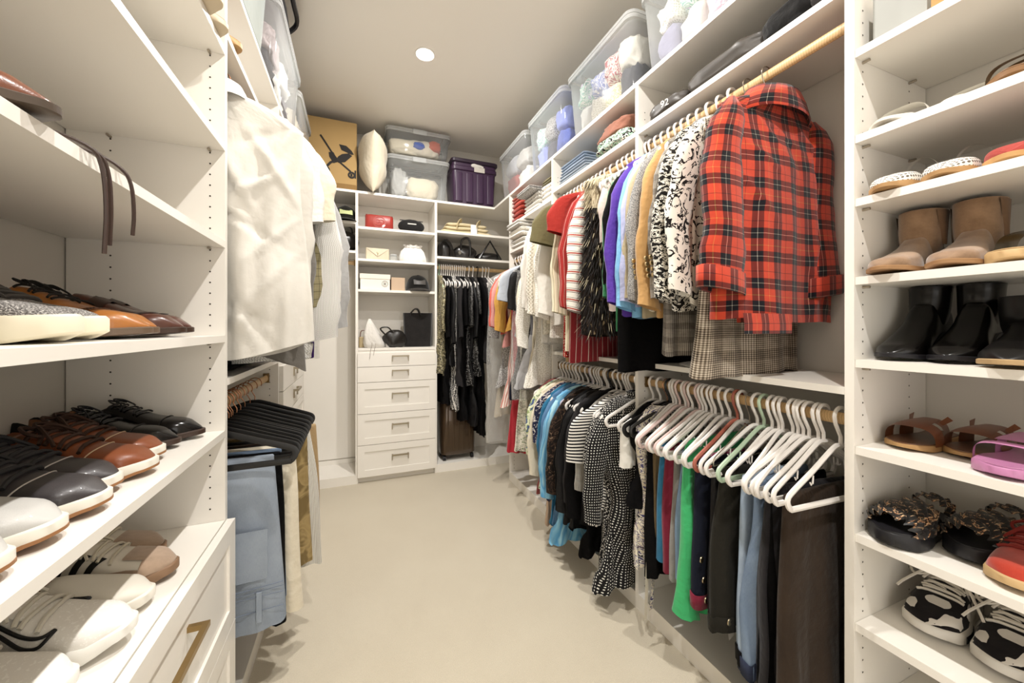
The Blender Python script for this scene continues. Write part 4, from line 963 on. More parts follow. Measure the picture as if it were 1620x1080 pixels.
def sneaker(label, toeX, Y, z, sgn, mat, group, L=.29, sole=SOLEW, lace=None, lin=LIN, rz=0., cap=None, W=.049, ls=None, name='sneaker', outs=None, lspan=.5, lr=.0034):
    t = shoe_at(name, label, toeX, Y, z, sgn, L, group, rz); ls = ls or Last(L, W); t['_'] = 0; del t['_']
    m = MB(); ls.upper(m); m.obj('upper', [mat, lin], t, angle=60)
    m = MB(); ls.solemesh(m); m.obj('sole', sole, t, angle=50)
    if outs:
        m = MB(); ls.solemesh(m, .0045, ((0, -.004), (.05, 0), (.28, .0), (.3, -.003))); m.obj('outsole', outs, t, angle=50)
    if lace: laces(t, ls, lace, .40, .66, 6, span=lspan, r=lr, bs=.8)
    if name != 'slip_on_shoe': MB().loft(np.array([[ls.pt(tt, pi*(.5+.16*k), .003)+np.array([-.0, 0, .012*max(0, (.40-tt)/.1)]) for k in (-1, -.5, 0, .5, 1)] for tt in (.31, .36, .42, .5, .6)]), closed=False).obj('tongue', mat, t, angle=180)
    if cap: seam(t, ls, cap, .68, bow=.05)
    return t, ls
DL = dict(top=((0, .078), (.08, .080), (.22, .066), (.36, .088), (.5, .076), (.68, .056), (.85, .048), (1, .036)), sole=((0, .034), (.25, .032), (.45, .020), (.7, .013), (1, .018)), bot=((0, .026), (.26, .025), (.45, .012), (.7, .003), (1, .009)), op=(.04, .34), toe=.16, W=.046, wid=((0, .70), (.1, .72), (.3, .66), (.5, .80), (.68, 1), (.85, .86), (1, .6)))
def dress_shoe(label, toeX, Y, z, sgn, mat, group, L=.30, lace=None, capc=None, rz=0., brogue=False, loafer=False, sole=None, lift=0):
    t = shoe_at('dress_shoe' if not loafer else 'loafer', label, toeX, Y, z+lift, sgn, L, group, rz); ls = Last(L, **DL)
    m = MB(); ls.upper(m); m.obj('upper', [mat, LIN], t, angle=60)
    m = MB(); ls.solemesh(m, .005); m.obj('welt', sole or leather('3a2416', .5), t, angle=50)
    m = MB(); O = ls.outline(t0=.0, t1=.26)
    m.loft(np.array([[(tt*L*.98+.002, ls.cy(tt)+sg*(ls.w(tt)+.001) if tt < .255 else ls.cy(tt)+sg*ls.w(tt)*.96, zz) for tt, sg in O] for zz in (0, .028)]), cap0=True, cap1=True); m.obj('heel', BLKR, t, angle=50)
    if lace: laces(t, ls, lace, .40, .58, 5, .0020, .34, bs=.5)
    if capc: seam(t, ls, capc, .74, skew=.0, bow=.0, name='cap_seam')
    if loafer:
        patch(t, 'strap', ls, leather('3b2014', .35), (.46, .56), (lambda u: pi*.04, lambda u: pi*.96), .004)
        seam(t, ls, leather('2a150c', .4), .62, .12, .88, bow=.2, r=.002, name='apron_seam')
    if brogue:
        for tt, b in ((.66, .07), (.69, .07)): seam(t, ls, leather('6b3a14', .5), tt, bow=b, r=.0009, name='wing_seam')
        m = MB(); rng = np.linspace(.08, .92, 17)
        for a in rng: p = ls.pt(.675+.07*sin(pi*a), pi*a, .0012); m.blob(p, .0026, .0026, .0012, 6, 4)
        m.obj('punched_holes', plain('3a200c'), t)
    return t, ls
GM = 'men\'s shoes on the left shelves'
z1, z2, z0 = .98, 1.2646, .711
# shelf just above the cabinet
BLKL = plain('0e0b0b', .18, .4, bump=.05, bscale=30); BRN = leather('8a4a26', .4, '6e3518', .25); GRYL = leather('3f3a3c', .4, '262325', .2); DLC = plain('241c17', .8)
dress_shoe('polished black cap-toe shoe at the far end of the middle left shelf', -.405, 1.335, z1, 1, BLKL, GM, lace=BLKR, capc=plain('0a0a0a'), rz=-.04)
dress_shoe('second black cap-toe shoe, showing its tan lining, beside its pair', -.43, 1.245, z1, 1, BLKL, GM, lace=BLKR, capc=plain('0a0a0a'), rz=-.02)
for lab, Y, tx in (('far shoe of the tan brown leather sneaker pair', 1.145, -.425), ('near shoe of the tan brown leather sneaker pair', 1.045, -.40)):
    sneaker(lab, tx, Y, z1, 1, BRN, GM, lace=plain('3a2418', .8), cap=plain('d8c2a0'), outs=GUM, rz=-.03)
for lab, Y, tx in (('far shoe of the dark grey leather sneaker pair', .955, -.42), ('near shoe of the dark grey leather sneaker pair with white sole', .865, -.395)):
    sneaker(lab, tx, Y, z1, 1, GRYL, GM, lace=plain('2b2a2c', .8), cap=plain('c9c2bc'), outs=GUM, lin=leather('4a4038', .6), rz=-.03)
for lab, Y, tx in (('pale grey sneaker at the near end of the middle left shelf', .765, -.40), ('white sneaker at the edge of view on the middle left shelf', .67, -.40)):
    sneaker(lab, tx, Y, z1, 1, leather('c9c7c2', .5), GM, lace=plain('e2ded4', .8), outs=GUM, rz=-.03)
# eye-level shelf
for lab, Y, tx in (('far shoe of the dark brown loafer pair', 1.30, -.42), ('near shoe of the dark brown loafer pair', 1.205, -.405)):
    dress_shoe(lab, tx, Y, z2, 1, leather('5a2c1c', .3, '3a1a10', .5), GM, loafer=True, rz=-.03)
for lab, Y, tx in (('far shoe of the tan wingtip brogue pair', 1.13, -.43), ('near shoe of the tan wingtip brogue pair', 1.035, -.405)):
    dress_shoe(lab, tx, Y, z2, 1, leather('b9772f', .35, '8a4f1e', .35), GM, lace=plain('16130f', .8), brogue=True, rz=-.03, sole=leather('6a5644', .5))
KN = floral(((.3, '4d4a48'), (.5, '8e8a86'), (.62, 'd6d2cb')), 420, .3, rough=.95)
for lab, Y, tx in (('far shoe of the speckled grey knit sneaker pair', .91, -.42), ('near shoe of the speckled grey knit sneaker pair with cream sole', .80, -.40)):
    sneaker(lab, tx, Y, z2, 1, KN, GM, sole=plain('e4dcc4', .6), lace=plain('4a4744', .8), rz=-.03, ls=Last(.30, .052, sole=((0, .036), (.5, .032), (.85, .03), (1, .034))), L=.30)
sneaker('dark brown shoe at the near end of the eye-level left shelf', -.44, .68, z2, 1, BRN, GM, lace=DLC)
# cabinet top
SAM = leather('ded8cc', .5, 'cfc7b8'); SUE = suede('b59c86', '96806c')
for lab, Y, tx in (('far shoe of the suede-toed sneaker pair with three black side stripes', 1.235, -.455), ('near shoe of the suede-toed sneaker pair with three black side stripes', 1.135, -.395)):
    t, ls = sneaker(lab, tx, Y, z0, 1, SAM, GM, lace=plain('cfc6b2', .8), sole=plain('8c6e54', .6), rz=-.05, W=.047, lr=.003)
    for sd in (0, 1):
        f = (lambda a: a) if sd == 0 else (lambda a: pi-a)
        for k in range(3):
            tt = .30+.085*k
            MB().loft(np.array([[ls.pt(tt+.04+dt+.085*v, f(pi*(.03+.33*v)), .0018) for dt in (0, .014, .028, .042)] for v in np.linspace(0, 1, 7)]), closed=False).obj('side_stripe', plain('141414'), t, angle=180)
    MB().loft(np.array([[ls.pt(tt, pi*a, .0022) for a in np.linspace(.02, .98, 22)] for tt in np.linspace(.84, .995, 9)]), closed=False).obj('toe_guard', SUE, t, angle=180)
    MB().loft(np.array([[ls.pt(tt, pi*a, .0024) for a in np.linspace(.36, .64, 7)] for tt in np.linspace(.72, .88, 6)]), closed=False).obj('toe_strip', SUE, t, angle=180)
    for a in (.03, .97): MB().loft(np.array([[ls.pt(tt, pi*(a+(.13*(1 if a < .5 else -1))*u*(1-.6*abs(tt-.78)/.2)), .002) for u in (0, .5, 1)] for tt in np.linspace(.6, .9, 8)]), closed=False).obj('mudguard', SUE, t, angle=180)
sneaker('white slip-on with brown suede collar on the cabinet top', -.40, 1.03, z0, 1, leather('e2ddd2', .55, 'd2ccbe'), GM, lin=suede('9a6a34', '6e4620'), rz=-.03, name='slip_on_shoe', ls=Last(.29, .048, op=(.04, .46), top=((0, .07), (.1, .07), (.3, .062), (.5, .068), (.7, .056), (.85, .048), (1, .036))))
NK = floral(((.35, 'e4e0d8'), (.6, 'f0ede6')), 200, .2, rough=.8)
t, ls = sneaker('white running shoe with black outlined swoosh on the cabinet top', -.385, .925, z0, 1, NK, GM, lace=plain('d9d3c4', .8), sole=plain('efece4', .5), rz=-.04, ls=Last(.30, .052, sole=((0, .040), (.5, .032), (.85, .028), (1, .034)), bot=((0, .008), (.12, 0), (.72, 0), (1, .02)), top=((0, .09), (.1, .088), (.25, .074), (.37, .098), (.5, .088), (.7, .066), (.85, .056), (1, .044))), L=.30, name='running_shoe', lr=.0036)
sw = [(.25, .42), (.42, .24), (.55, .12), (.63, .07), (.70, .11), (.735, .30), (.70, .21), (.64, .18), (.55, .205), (.40, .31), (.25, .42)]
for f in (lambda a: pi*a, lambda a: pi*(1-a)): MB().tube([ls.pt(x, f(a), .0022) for x, a in bez(sw, 54)], .0026, 5).obj('swoosh_mark', plain('161616'), t)
sneaker('second white running shoe nearest the camera on the cabinet top', -.41, .81, z0, 1, NK, GM, lace=plain('d9d3c4', .8), sole=plain('efece4', .5), rz=-.04, ls=ls, L=.30, name='running_shoe')
# upper left shelves
t, ls = dress_shoe('brown leather shoe poking over the edge of the high left shelf', -.355, .665, 1.547, 1, leather('7a4326', .3, '5a2c16', .4), GM, lace=DLC, sole=leather('4a3a2a', .6))
m = MB()
for a, b, c, dd in ((-.40, .745, .045, .10), (-.385, .765, .03, .085), (-.375, .83, .03, .055)):
    m.tube(bez([(a-.1, b-.06, 1.547+.03), (a-.02, b-.02, 1.547+.02), (-.366, b, 1.553), (-.356, b+c*.35, 1.53), (-.354, b+c*.5, 1.50-dd*.3), (-.355, b+c*.45, 1.50-dd)], 24), .0028, 6)
lo = wmesh(m, 'laces', leather('3a2418', .6), None); lo.parent = t; lo.location = -np.array(t.location)
tip = MB()
sneaker('dark sneaker with pale toe on the high left shelf', -.43, 1.0, 1.547, 1, plain('3a332c'), GM, sole=plain('d2b98a'))
sneaker('light tan sneaker at the back of the high left shelf', -.44, 1.2, 1.547, 1, leather('cdb89a', .5), GM)
for lab, Y, tx in (('far white sneaker on the second highest left shelf', 1.30, -.43), ('near white sneaker on the second highest left shelf', 1.205, -.40)):
    sneaker(lab, tx, Y, 1.837, 1, leather('e6e2d8', .5), GM, lace=plain('e8e4da'))
sneaker('brown sneaker on the second highest left shelf', -.40, .92, 1.837, 1, leather('a8843c', .5), GM)
def slide(label, toeX, Y, z, sgn, bed, st, group, L=.26, W=.047, straps=((.62, .075),), rz=0., thick=.022, name='sandal', under=None):
    t = shoe_at(name, label, toeX, Y, z, sgn, L, group, rz, 'sandal'); ls = Last(L, W, sole=((0, thick), (1, thick)), bot=((0, .002), (.8, 0), (1, .008)), toe=.14, top=((0, thick+.05), (.3, thick+.05), (.6, thick+.048), (.8, thick+.04), (1, thick+.02)))
    m = MB(); ls.solemesh(m, .002); m.obj('sole', under or bed, t, angle=50)
    m = MB(); O = ls.outline(); m.loft(np.array([[(tt*L, ls.cy(tt)+sg*ls.w(tt)*k, thick+.0042+dz) for tt, sg in O] for k, dz in ((.98, 0), (.94, .002), (.5, .001))]), cap1=True); m.obj('footbed', bed, t, angle=50)
    for tt, wd in straps:
        MB().loft(np.array([[ls.pt(tt+wd/L*(u-.5), pi*a, .003) for a in np.linspace(0.0, 1.0, 18)] for u in np.linspace(0, 1, 5)]), closed=False).obj('strap', st, t, angle=180)
    return t, ls
for lab, Y, tx in (('far pale slide sandal overhanging the top left shoe shelf', 1.315, -.345), ('near pale slide sandal overhanging the top left shoe shelf', 1.215, -.33)):
    slide(lab, tx, Y, 2.125, 1, plain('a9987f', .7), plain('8c7a62', .7), GM, .28, .05, under=plain('c7b79c', .7))
slide('brown strappy sandal on the shelf over the linen shirt', -.355, 1.50, 2.19, 1, plain('b08a58', .6), leather('8a6338', .5), GM, .26, .045, straps=((.3, .02), (.6, .03), (.8, .02)))
# ---------------------------------------------------------------- women's shoes on the right shelves
GW = 'women\'s shoes on the right shelves'
def boot(label, toeX, Y, z, mat, group, L=.25, H=.16, shaft=(.05, .042), heel=.03, rz=0., gus=None, tab=None, solem=None, W=.043, lean=0., name='ankle_boot', toe=.15, heelw=1.):
    t = shoe_at(name, label, toeX, Y, z, -1, L, group, rz, 'boot')
    hz = heel
    ls = Last(L, W, top=((0, hz+.075), (.2, hz+.085), (.38, hz+.085), (.5, hz*.6+.068), (.7, hz*.25+.048), (.86, .042), (1, .032)), sole=((0, hz+.008), (.25, hz+.006), (.5, hz*.45+.01), (.7, .012), (1, .016)), bot=((0, hz+.002), (.25, hz), (.5, hz*.45+.003), (.7, .004), (1, .009)), op=None, toe=toe)
    m = MB(); ls.upper(m); 
    rings = []
    for v in np.linspace(0, 1, 14):
        zz = hz+.03+(H-hz-.03)*v; c = L*(.205-.03*v*lean)+.0; rx = smooth_interp(v, [0, .3, .6, 1], [L*.205, L*.195, shaft[0]*.98, shaft[0]]); ry = smooth_interp(v, [0, .4, 1], [W*.72, shaft[1]*.92, shaft[1]])
        c += smooth_interp(v, [0, .35, 1], [.012, .006, .0])
        rings.append([(c+rx*cos(a)*(1+.012*sin(20*v+3*a)), ry*sin(a), zz) for a in np.linspace(0, 2*pi, 27)[:-1]])
    rr = np.array(rings)
    inner = [rr[-1]*np.array([1, 1, 1])]
    c = rr[-1].mean(0)
    for k, dz in ((.93, .001), (.9, -.04), (.5, -.05)): inner.append(c+(rr[-1]-c)*np.array([k, k, 1])+np.array([0, 0, dz]))
    m.loft(rr); m.loft(np.array(inner), cap1=True)
    m.obj('upper', mat, t, angle=70)
    m = MB(); ls.solemesh(m, .003); m.obj('sole', solem or BLKR, t, angle=50)
    if heel > .012:
        m = MB(); O = ls.outline(t0=0., t1=.25)
        m.loft(np.array([[(tt*L*(.7 if kk == 0 and heelw < 1 else .98)+.004, ls.cy(tt)+sg*ls.w(tt)*(heelw if kk == 0 else .97), zz) for tt, sg in O] for kk, zz in ((0, 0), (1, hz+.004))]), cap0=True, cap1=True); m.obj('heel', solem or BLKR, t, angle=50)
    if gus:
        for s in (-1, 1): MB().loft(np.array([[(L*.205+.004+(.026*(1-v)+.006)*u*(1-.0), s*(shaft[1]*(1-.02*u*u)+.0015)*(1-.12*abs(u)**3), H-.004-.085*v) for u in (-1, -.5, 0, .5, 1)] for v in np.linspace(0, 1, 6)]), closed=False).obj('elastic_gusset', gus, t, angle=180)
    if tab: MB().loft(np.array([[(L*.205-shaft[0]-.003+dx, y, H-.02+dz) for y in (-.008, .008)] for dx, dz in ((0, 0), (-.004, .02), (-.004, .038), (.004, .04), (.007, .018))]), closed=False).obj('pull_tab', tab, t, angle=180)
    return t
TAN = suede('a08266', '775d46')
boot('tan suede chelsea boot beside the shelf panel', 1.172, .53, 1.4186, TAN, GW, H=.168, gus=cloth('7a5f48'), tab=cloth('6a4a36'), solem=plain('a07a54', .7), heel=.018, shaft=(.056, .044))
boot('second tan suede chelsea boot of the pair', 1.19, .432, 1.4186, TAN, GW, H=.17, gus=cloth('7a5f48'), tab=cloth('3a2a22'), solem=plain('a07a54', .7), heel=.018, shaft=(.056, .044), rz=.06)
slide('silver banded sandal beside the suede boots', 1.2, .335, 1.4186, -1, plain('c9a878', .6), metal('a9a49a', .25), GW, straps=((.55, .06), (.25, .02)))
BB = plain('0b0908', .22, .35, bump=.08, bscale=30)
boot('tall black leather heeled boot beside the shelf panel', 1.21, .53, 1.206, BB, GW, H=.188, heel=.06, shaft=(.045, .04), heelw=.55)
boot('second tall black leather heeled boot of the pair', 1.225, .442, 1.206, BB, GW, H=.188, heel=.06, shaft=(.045, .04), heelw=.55, rz=.05)
boot('low black boot lying in front of the heeled pair', 1.175, .345, 1.206, plain('0d0b0a', .35, .3, bump=.08, bscale=30), GW, H=.15, heel=.02, solem=plain('b89a70', .6), rz=.1, shaft=(.07, .05), W=.048)
# H sandals
BRS = leather('7a4424', .4, '5a2e16', .2)
for lab, Y, tx, r in (('brown leather cut-out strap sandal next to the panel', .53, 1.255, .05), ('second brown leather cut-out strap sandal of the pair', .435, 1.30, .0)):
    t, ls = slide(lab, tx, Y, .982, -1, leather('6a4428', .5), BRS, GW, .25, .046, straps=((.48, .05), (.74, .042)), thick=.014, under=plain('b08a5a', .6), rz=r)
    MB().loft(np.array([[ls.pt(tt, pi*a, .0035) for a in np.linspace(.38, .62, 6)] for tt in np.linspace(.5, .76, 6)]), closed=False).obj('cross_strap', BRS, t, angle=180)
    for a in (.3, .7): MB().loft(np.array([[ls.pt(tt, pi*(a+.05*u), .0035+.014*v)+np.array([-.012*v, 0, .0]) for u in (-1, 1)] for v, tt in ((0, .5), (1, .44))]), closed=False).obj('strap_tip', BRS, t)
PK = plain('c07fa9', .45, .4, 0, .2, bump=.1)
for lab, Y, tx in (('pink rubber sandal with broad moulded straps', .355, 1.20), ('second pink rubber sandal at the edge of view', .245, 1.20)):
    t, ls = slide(lab, tx, Y, .982, -1, PK, PK, GW, .25, .05, straps=((.40, .042),), thick=.022, rz=.06)
    MB().loft(np.array([[ls.pt(tt, pi*a, .003) for a in np.linspace(.40, .60, 6)] for tt in np.linspace(.40, .72, 6)]), closed=False).obj('centre_strap', PK, t, angle=180)
    MB().loft(np.array([[ls.pt(.72+.06*u+.05*sin(pi*a), pi*a, .003) for a in np.linspace(0, 1, 18)] for u in (0, .5, 1)]), closed=False).obj('toe_strap', PK, t, angle=180)
# ruffled leopard sandals
LEO = floral(((0, '0d0a08'), (.55, '0d0a08'), (.58, 'a8744a'), (.61, 'd8bf98'), (.64, '0d0a08')), 45, 1.4, rough=.45, spec=.5)
for lab, Y, tx in (('black platform sandal with ruffled leopard-print band beside the panel', .525, 1.185), ('second black platform sandal with ruffled leopard-print band', .42, 1.27)):
    t, ls = slide(lab, tx, Y, .757, -1, BLKR, BLKR, GW, .25, .05, straps=(), thick=.035, name='platform_sandal')
    m = MB(); rng = np.random.RandomState(3)
    for tt, wd in ((.58, .09), (.78, .06), (.16, .05)):
        m.loft(np.array([[ls.pt(tt+wd/.25*(u-.5)+.012*sin(a*40+u*9), pi*a, .004+.004*sin(a*40+u*12)) for a in np.linspace(0, 1, 44)] for u in np.linspace(0, 1, 8)]), closed=False)
    m.obj('ruffled_band', LEO, t, angle=180)
RDS = suede('b8402c', '9a2f20')
for lab, Y, tx in (('red suede sneaker with gum sole on the right shelves', .345, 1.215), ('second red suede sneaker at the edge of view', .205, 1.25)):
    t, ls = sneaker(lab, tx, Y, .757, -1, RDS, GW, L=.26, W=.047, sole=plain('c9a878', .6), lace=plain('7a2018', .8), lin=plain('5a1a14'), rz=.08)
    patch(t, 'heel_patch', ls, plain('e6ded2', .6), (.42, .46), (lambda u: pi*.10, lambda u: pi*.2), .003)
for lab, Y, tx in (('black and white trainer with loose pale laces beside the panel', .505, 1.29), ('second black and white trainer with loose pale laces', .385, 1.29)):
    t, ls = sneaker(lab, tx, Y, .527, -1, floral(((0, '151112'), (.56, 'd6d0c7')), 15, .6, rough=.8), GW, L=.26, W=.052, sole=plain('e2ddd4', .5), lace=plain('d9d2c6', .8), lin=plain('e2ddd6'), rz=.1, ls=Last(.26, .052, sole=((0, .045), (.5, .036), (.85, .03), (1, .034)), bot=((0, .006), (.12, 0), (.75, 0), (1, .014)), top=((0, .10), (.1, .10), (.25, .088), (.37, .112), (.5, .098), (.7, .074), (.85, .06), (1, .046))), name='trainer', lr=.0034, lspan=.42)
    laces(t, ls, plain('d9d2c6', .8), .44, .62, 4, .0034, .3, bs=1.5)
    WP = leather('dcd6cd', .5)
    for tr, lo, hi in (((.55, .72), .05, .22), ((.55, .72), .78, .95), ((.80, .92), .60, .80), ((.70, .80), .40, .56)):
        patch(t, 'white_panel', ls, WP, tr, (lambda u, a=lo, b=hi: pi*((a+b)/2-(b-a)/2*sin(pi*(.15+.7*u))), lambda u, a=lo, b=hi: pi*((a+b)/2+(b-a)/2*sin(pi*(.15+.7*u)))), .0026)
    m = MB(); ls.solemesh(m, .0058, ((.12, -.002), (.2, 0), (.6, 0), (.68, -.003)), t0=.55, t1=.8); m.obj('sole_insert', BLKR, t, angle=50)
sneaker('pale pink sneaker at the bottom right edge of view', 1.24, .25, .527, -1, leather('d9c7be', .5), GW, L=.26, lace=plain('e4dcd4'))
PF = dotted('ece8e0', '6d655a', .0085, .33, .1)
def flat(label, toeX, Y, z, mat, solem, strapm=None, L=.24, rz=0., toe=.13):
    t = shoe_at('flat_shoe', label, toeX, Y, z, -1, L, GW, rz); ls = Last(L, .042, top=((0, .05), (.1, .05), (.3, .034), (.55, .04), (.7, .048), (.85, .042), (1, .03)), sole=((0, .014), (1, .014)), bot=((0, 0), (.85, 0), (1, .006)), op=(.05, .56), toe=toe)
    m = MB(); ls.upper(m); m.obj('upper', [mat, plain('c9a878', .6)], t, angle=60); m = MB(); ls.solemesh(m, .002); m.obj('sole', solem, t, angle=50)
    if strapm: MB().loft(np.array([[(.055+.012*u+.03*sin(a)*.3, .04*cos(a), .03+.075*sin(a)) for a in np.linspace(0, pi, 20)] for u in (-.5, .5)]), closed=False).obj('ankle_strap', strapm, t, angle=180)
    return t
flat('white perforated flat with ankle strap beside the panel', 1.175, .525, 1.62, PF, plain('b08a5c', .6), plain('e9e5dc', .5))
flat('second white perforated flat with ankle strap', 1.19, .437, 1.62, PF, plain('b08a5c', .6), plain('e9e5dc', .5), rz=.05)
flat('red woven espadrille flat beside the white perforated pair', 1.20, .345, 1.62, cloth('a8443c'), plain('c69a64', .7), rz=.05)
flat('second red woven espadrille flat at the edge of view', 1.20, .245, 1.62, cloth('a8443c'), plain('c69a64', .7))
slide('white slide sandal near the top of the right shelves', 1.185, .53, 1.783, -1, plain('e6e1d6', .5), plain('ece8de', .5), GW, straps=((.6, .05),), thick=.01)
slide('white thong sandal with tall heel loop, high on the right shelves', 1.22, .425, 1.783, -1, plain('e6e1d6', .5), plain('ece8de', .5), GW, straps=((.2, .014), (.6, .02)), thick=.01)
slide('bronze strappy sandal high on the right shelves', 1.2, .335, 1.783, -1, leather('8a6238', .5), metal('8a6a40', .35), GW, straps=((.3, .02), (.5, .014), (.62, .014), (.78, .02)), thick=.016)
# ---------------------------------------------------------------- storage bins on the top shelves
def storage_bin(label, x0, x1, y0, y1, z0, h, tint='f2f4f4', lid=None, alpha=.10, group='clear storage bins on the top shelves', taper=.022, lidh=.03, rx=0, latch=None):
    c = ((x0+x1)/2, (y0+y1)/2, z0); t = thing('storage_bin', label, 'storage bin', c, 0, group)
    hx, hy = (x1-x0)/2-.012, (y1-y0)/2-.012; B = clearp(tint, alpha)
    m = MB(); H = h-lidh
    rings = [rrect(0, 0, hx-taper-.02, hy-taper-.02, .03, 4, .002), rrect(0, 0, hx-taper, hy-taper, .04, 4, .018)]
    for k in np.linspace(.2, 1, 4): rings.append(rrect(0, 0, hx-taper*(1-k), hy-taper*(1-k), .04, 4, H*k))
    m.loft(np.array(rings), cap0=True); m.obj('tub', B, t, angle=40)
    m = MB(); rr = [rrect(0, 0, hx+o, hy+o, .045, 4, H+dz) for o, dz in ((.001, -.022), (.010, -.022), (.010, -.004), (.003, -.004))]; m.loft(np.array(rr)); m.obj('rim', clearp(tint, alpha+.2), t, angle=40)
    m = MB(); rr = [rrect(0, 0, hx+o, hy+o, .045, 4, H+dz) for o, dz in ((.004, -.003), (.012, -.003), (.012, .012), (.004, .018), (-.02, .018), (-.028, .012), (-.045, .012), (-.05, lidh))]; m.loft(np.array(rr), cap1=True); m.obj('lid', lid or clearp(tint, alpha+.25), t, angle=40)
    for s in (-1, 1):
        m = MB().rbox(-.06, .06, -.008, .008, -.03, .012, .006); m.obj('latch', latch or clearp(tint, alpha+.3), t, loc=(0, s*(hy+.016), H))
    return t
def bundle(label, mat, c, r, group, sd=0, wob=.10, name='folded_cloth', cat='clothes', rz=0.):
    "a soft folded or crumpled piece of cloth"
    m = MB(); rng = np.random.RandomState(sd); nu, nv = 44, 20
    K = rng.randn(7, 3)*np.array([2.2, 2.2, 2.2])*np.linspace(.8, 2.6, 7)[:, None]; ph = rng.rand(7)*6; A = np.linspace(1., .35, 7)
    a, b = np.meshgrid(np.linspace(-pi/2, pi/2, nv+1), np.linspace(0, 2*pi, nu+1)[:-1], indexing='ij')
    f = lambda x, e: np.sign(x)*np.abs(x)**e
    U = np.stack([f(np.cos(a), .38)*f(np.cos(b), .5), f(np.cos(a), .38)*f(np.sin(b), .5), f(np.sin(a), .6)], -1)
    d = sum(A[k]*(1-2*np.abs(np.sin(U@K[k]+ph[k]))) for k in range(7))/A.sum()
    P = U*(1+wob*2.2*d[..., None])*np.array(r); P[..., 2] = np.maximum(P[..., 2], -r[2])
    m.loft(np.array(P)); o = m.obj(name, mat, None, (c[0], c[1], c[2]+r[2]), (0, 0, rz), angle=180)
    return tag(o, label, cat, group)
def stack(label, cols, c, r, group, name='folded_cloth', cat='clothes', rz=0., sd=0, wob=.05):
    "one folded garment on another, each an object"
    z = c[2]
    for k, (mt, lab, h) in enumerate(cols):
        o = fold(lab+' '+label, mt, (c[0], c[1], z), (r[0]*(1-.03*k), r[1]*(1-.03*((k*7) % 3)), h), group, sd+k, name, cat, rz+.05*((k*5) % 3-1)); z += h
def fold(label, mat, c, r, group, sd=0, name='folded_cloth', cat='clothes', rz=0., layers=2):
    "a flat folded garment with a rounded fold toward -x and layered edges"
    rng = np.random.RandomState(sd); ph = rng.rand(4)*6; m = MB(); lh = r[2]/layers
    for l in range(layers):
        P = []
        for i in range(15):
            x = -r[0]+2*r[0]*i/14; e = min(1, (1-abs(x/r[0]))*7+.25)**.5; ring = []
            for j in range(20):
                a = 2*pi*j/20; y = np.sign(cos(a))*abs(cos(a))**.35; z = np.sign(sin(a))*abs(sin(a))**.6
                ring.append((x, r[1]*(1-.02*l)*y*(.96+.04*e)+.004*sin(9*x/r[0]+ph[l % 4]), lh*(l+.5)+lh*.5*z*e+.12*lh*sin(5*x/r[0]+3*y+ph[l % 4])*(z > 0)*(l == layers-1)))
            P.append(ring)
        m.loft(np.array(P), cap0=True, cap1=True)
    o = m.obj(name, mat, None, c, (0, 0, rz), angle=180); return tag(o, label, cat, group)
ZT = 2.4165
GB = 'clothes packed in the storage bins'
def fill(x0, x1, y0, y1, z0, H, items, sd, where):
    rng = np.random.RandomState(sd); n = len(items); lo = [k for k in range(n) if k % 2 == 0]; hi = [k for k in range(n) if k % 2]
    for row, zz, hh in ((lo, .008, .22), (hi, .46, .20)):
        for q, k in enumerate(row):
            mt, nm = items[k]; w = (y1-y0-.11)/len(row); y = y0+.055+w*(q+.5)
            bundle(nm+' '+where, mt, ((x0+x1)/2, y, z0+H*zz), ((x1-x0)/2-.055+.012*(row is hi), w*.53, H*(hh+.05*rng.rand())), GB, sd*10+k, .085)
P_ = lambda *a: cloth(*a)
def pr(*cs): return floral(tuple((p, c) for p, c in zip((0, .42, .5, .57, .63), cs)), 16, 1.6)
BIN1 = pr('ece6d8', 'e8dc9a', 'ece6d8', 'cfd6a0', 'f0ece2'); BIN2 = pr('ece6de', 'b9636a', 'ece6de', 'd8c0c0', 'a04a50'); BIN3 = pr('a9b2dc', '8f9bd0', 'ecebf0', 'b9c2e6', '7a86c0'); BIN4 = pr('d8e6e0', '9cc8b8', 'ecf0ea', '7fb4a6', 'd0c8dc'); BIN5 = pr('e6d8de', 'd0a8bc', 'f0e8ea', 'c9c0d4', 'e2c8cc')
# right wall, near to far
storage_bin('clear bin of mixed baby clothes, nearest on the right top shelf', 1.17, 1.53, .80, 1.40, ZT, .37)
fill(1.17, 1.53, .80, 1.40, ZT, .33, [(P_('b9b7c4'), 'pale grey cloth'), (F_FLORW, 'flower print cloth'), (BIN5, 'pink printed cloth'), (BIN1, 'pale yellow printed cloth'), (P_('e8e4dc'), 'white cloth'), (BIN4, 'sea green printed cloth'), (P_('9c9ab0'), 'mauve grey cloth'), (F_WLACE, 'white lace cloth')], 31, 'in the nearest right top bin')
storage_bin('clear bin of colourful soft clothes beside the divider on the right top shelf', 1.17, 1.53, 1.445, 2.045, ZT, .38)
fill(1.17, 1.53, 1.445, 2.045, ZT, .34, [(P_('3a3a44'), 'dark grey cloth'), (P_('ece7dc'), 'creamy white cloth'), (BIN1, 'lemon printed cloth'), (BIN2, 'red and white printed cloth'), (F_WLACE, 'white lace cloth'), (BIN3, 'periwinkle printed cloth'), (P_('dcdad6'), 'pale grey cloth'), (BIN4, 'mint printed cloth')], 32, 'in the second right top bin')
storage_bin('clear bin with blue clothes, third on the right top shelf', 1.17, 1.53, 2.085, 2.63, ZT, .40)
fill(1.17, 1.53, 2.085, 2.63, ZT, .36, [(P_('5d6fc0'), 'royal blue cloth'), (P_('8f9ce0'), 'soft blue cloth'), (P_('4a4a58'), 'slate cloth'), (F_GLACE, 'grey lace cloth'), (P_('9aa6e6'), 'pale blue cloth'), (BIN4, 'turquoise printed cloth')], 33, 'in the third right top bin')
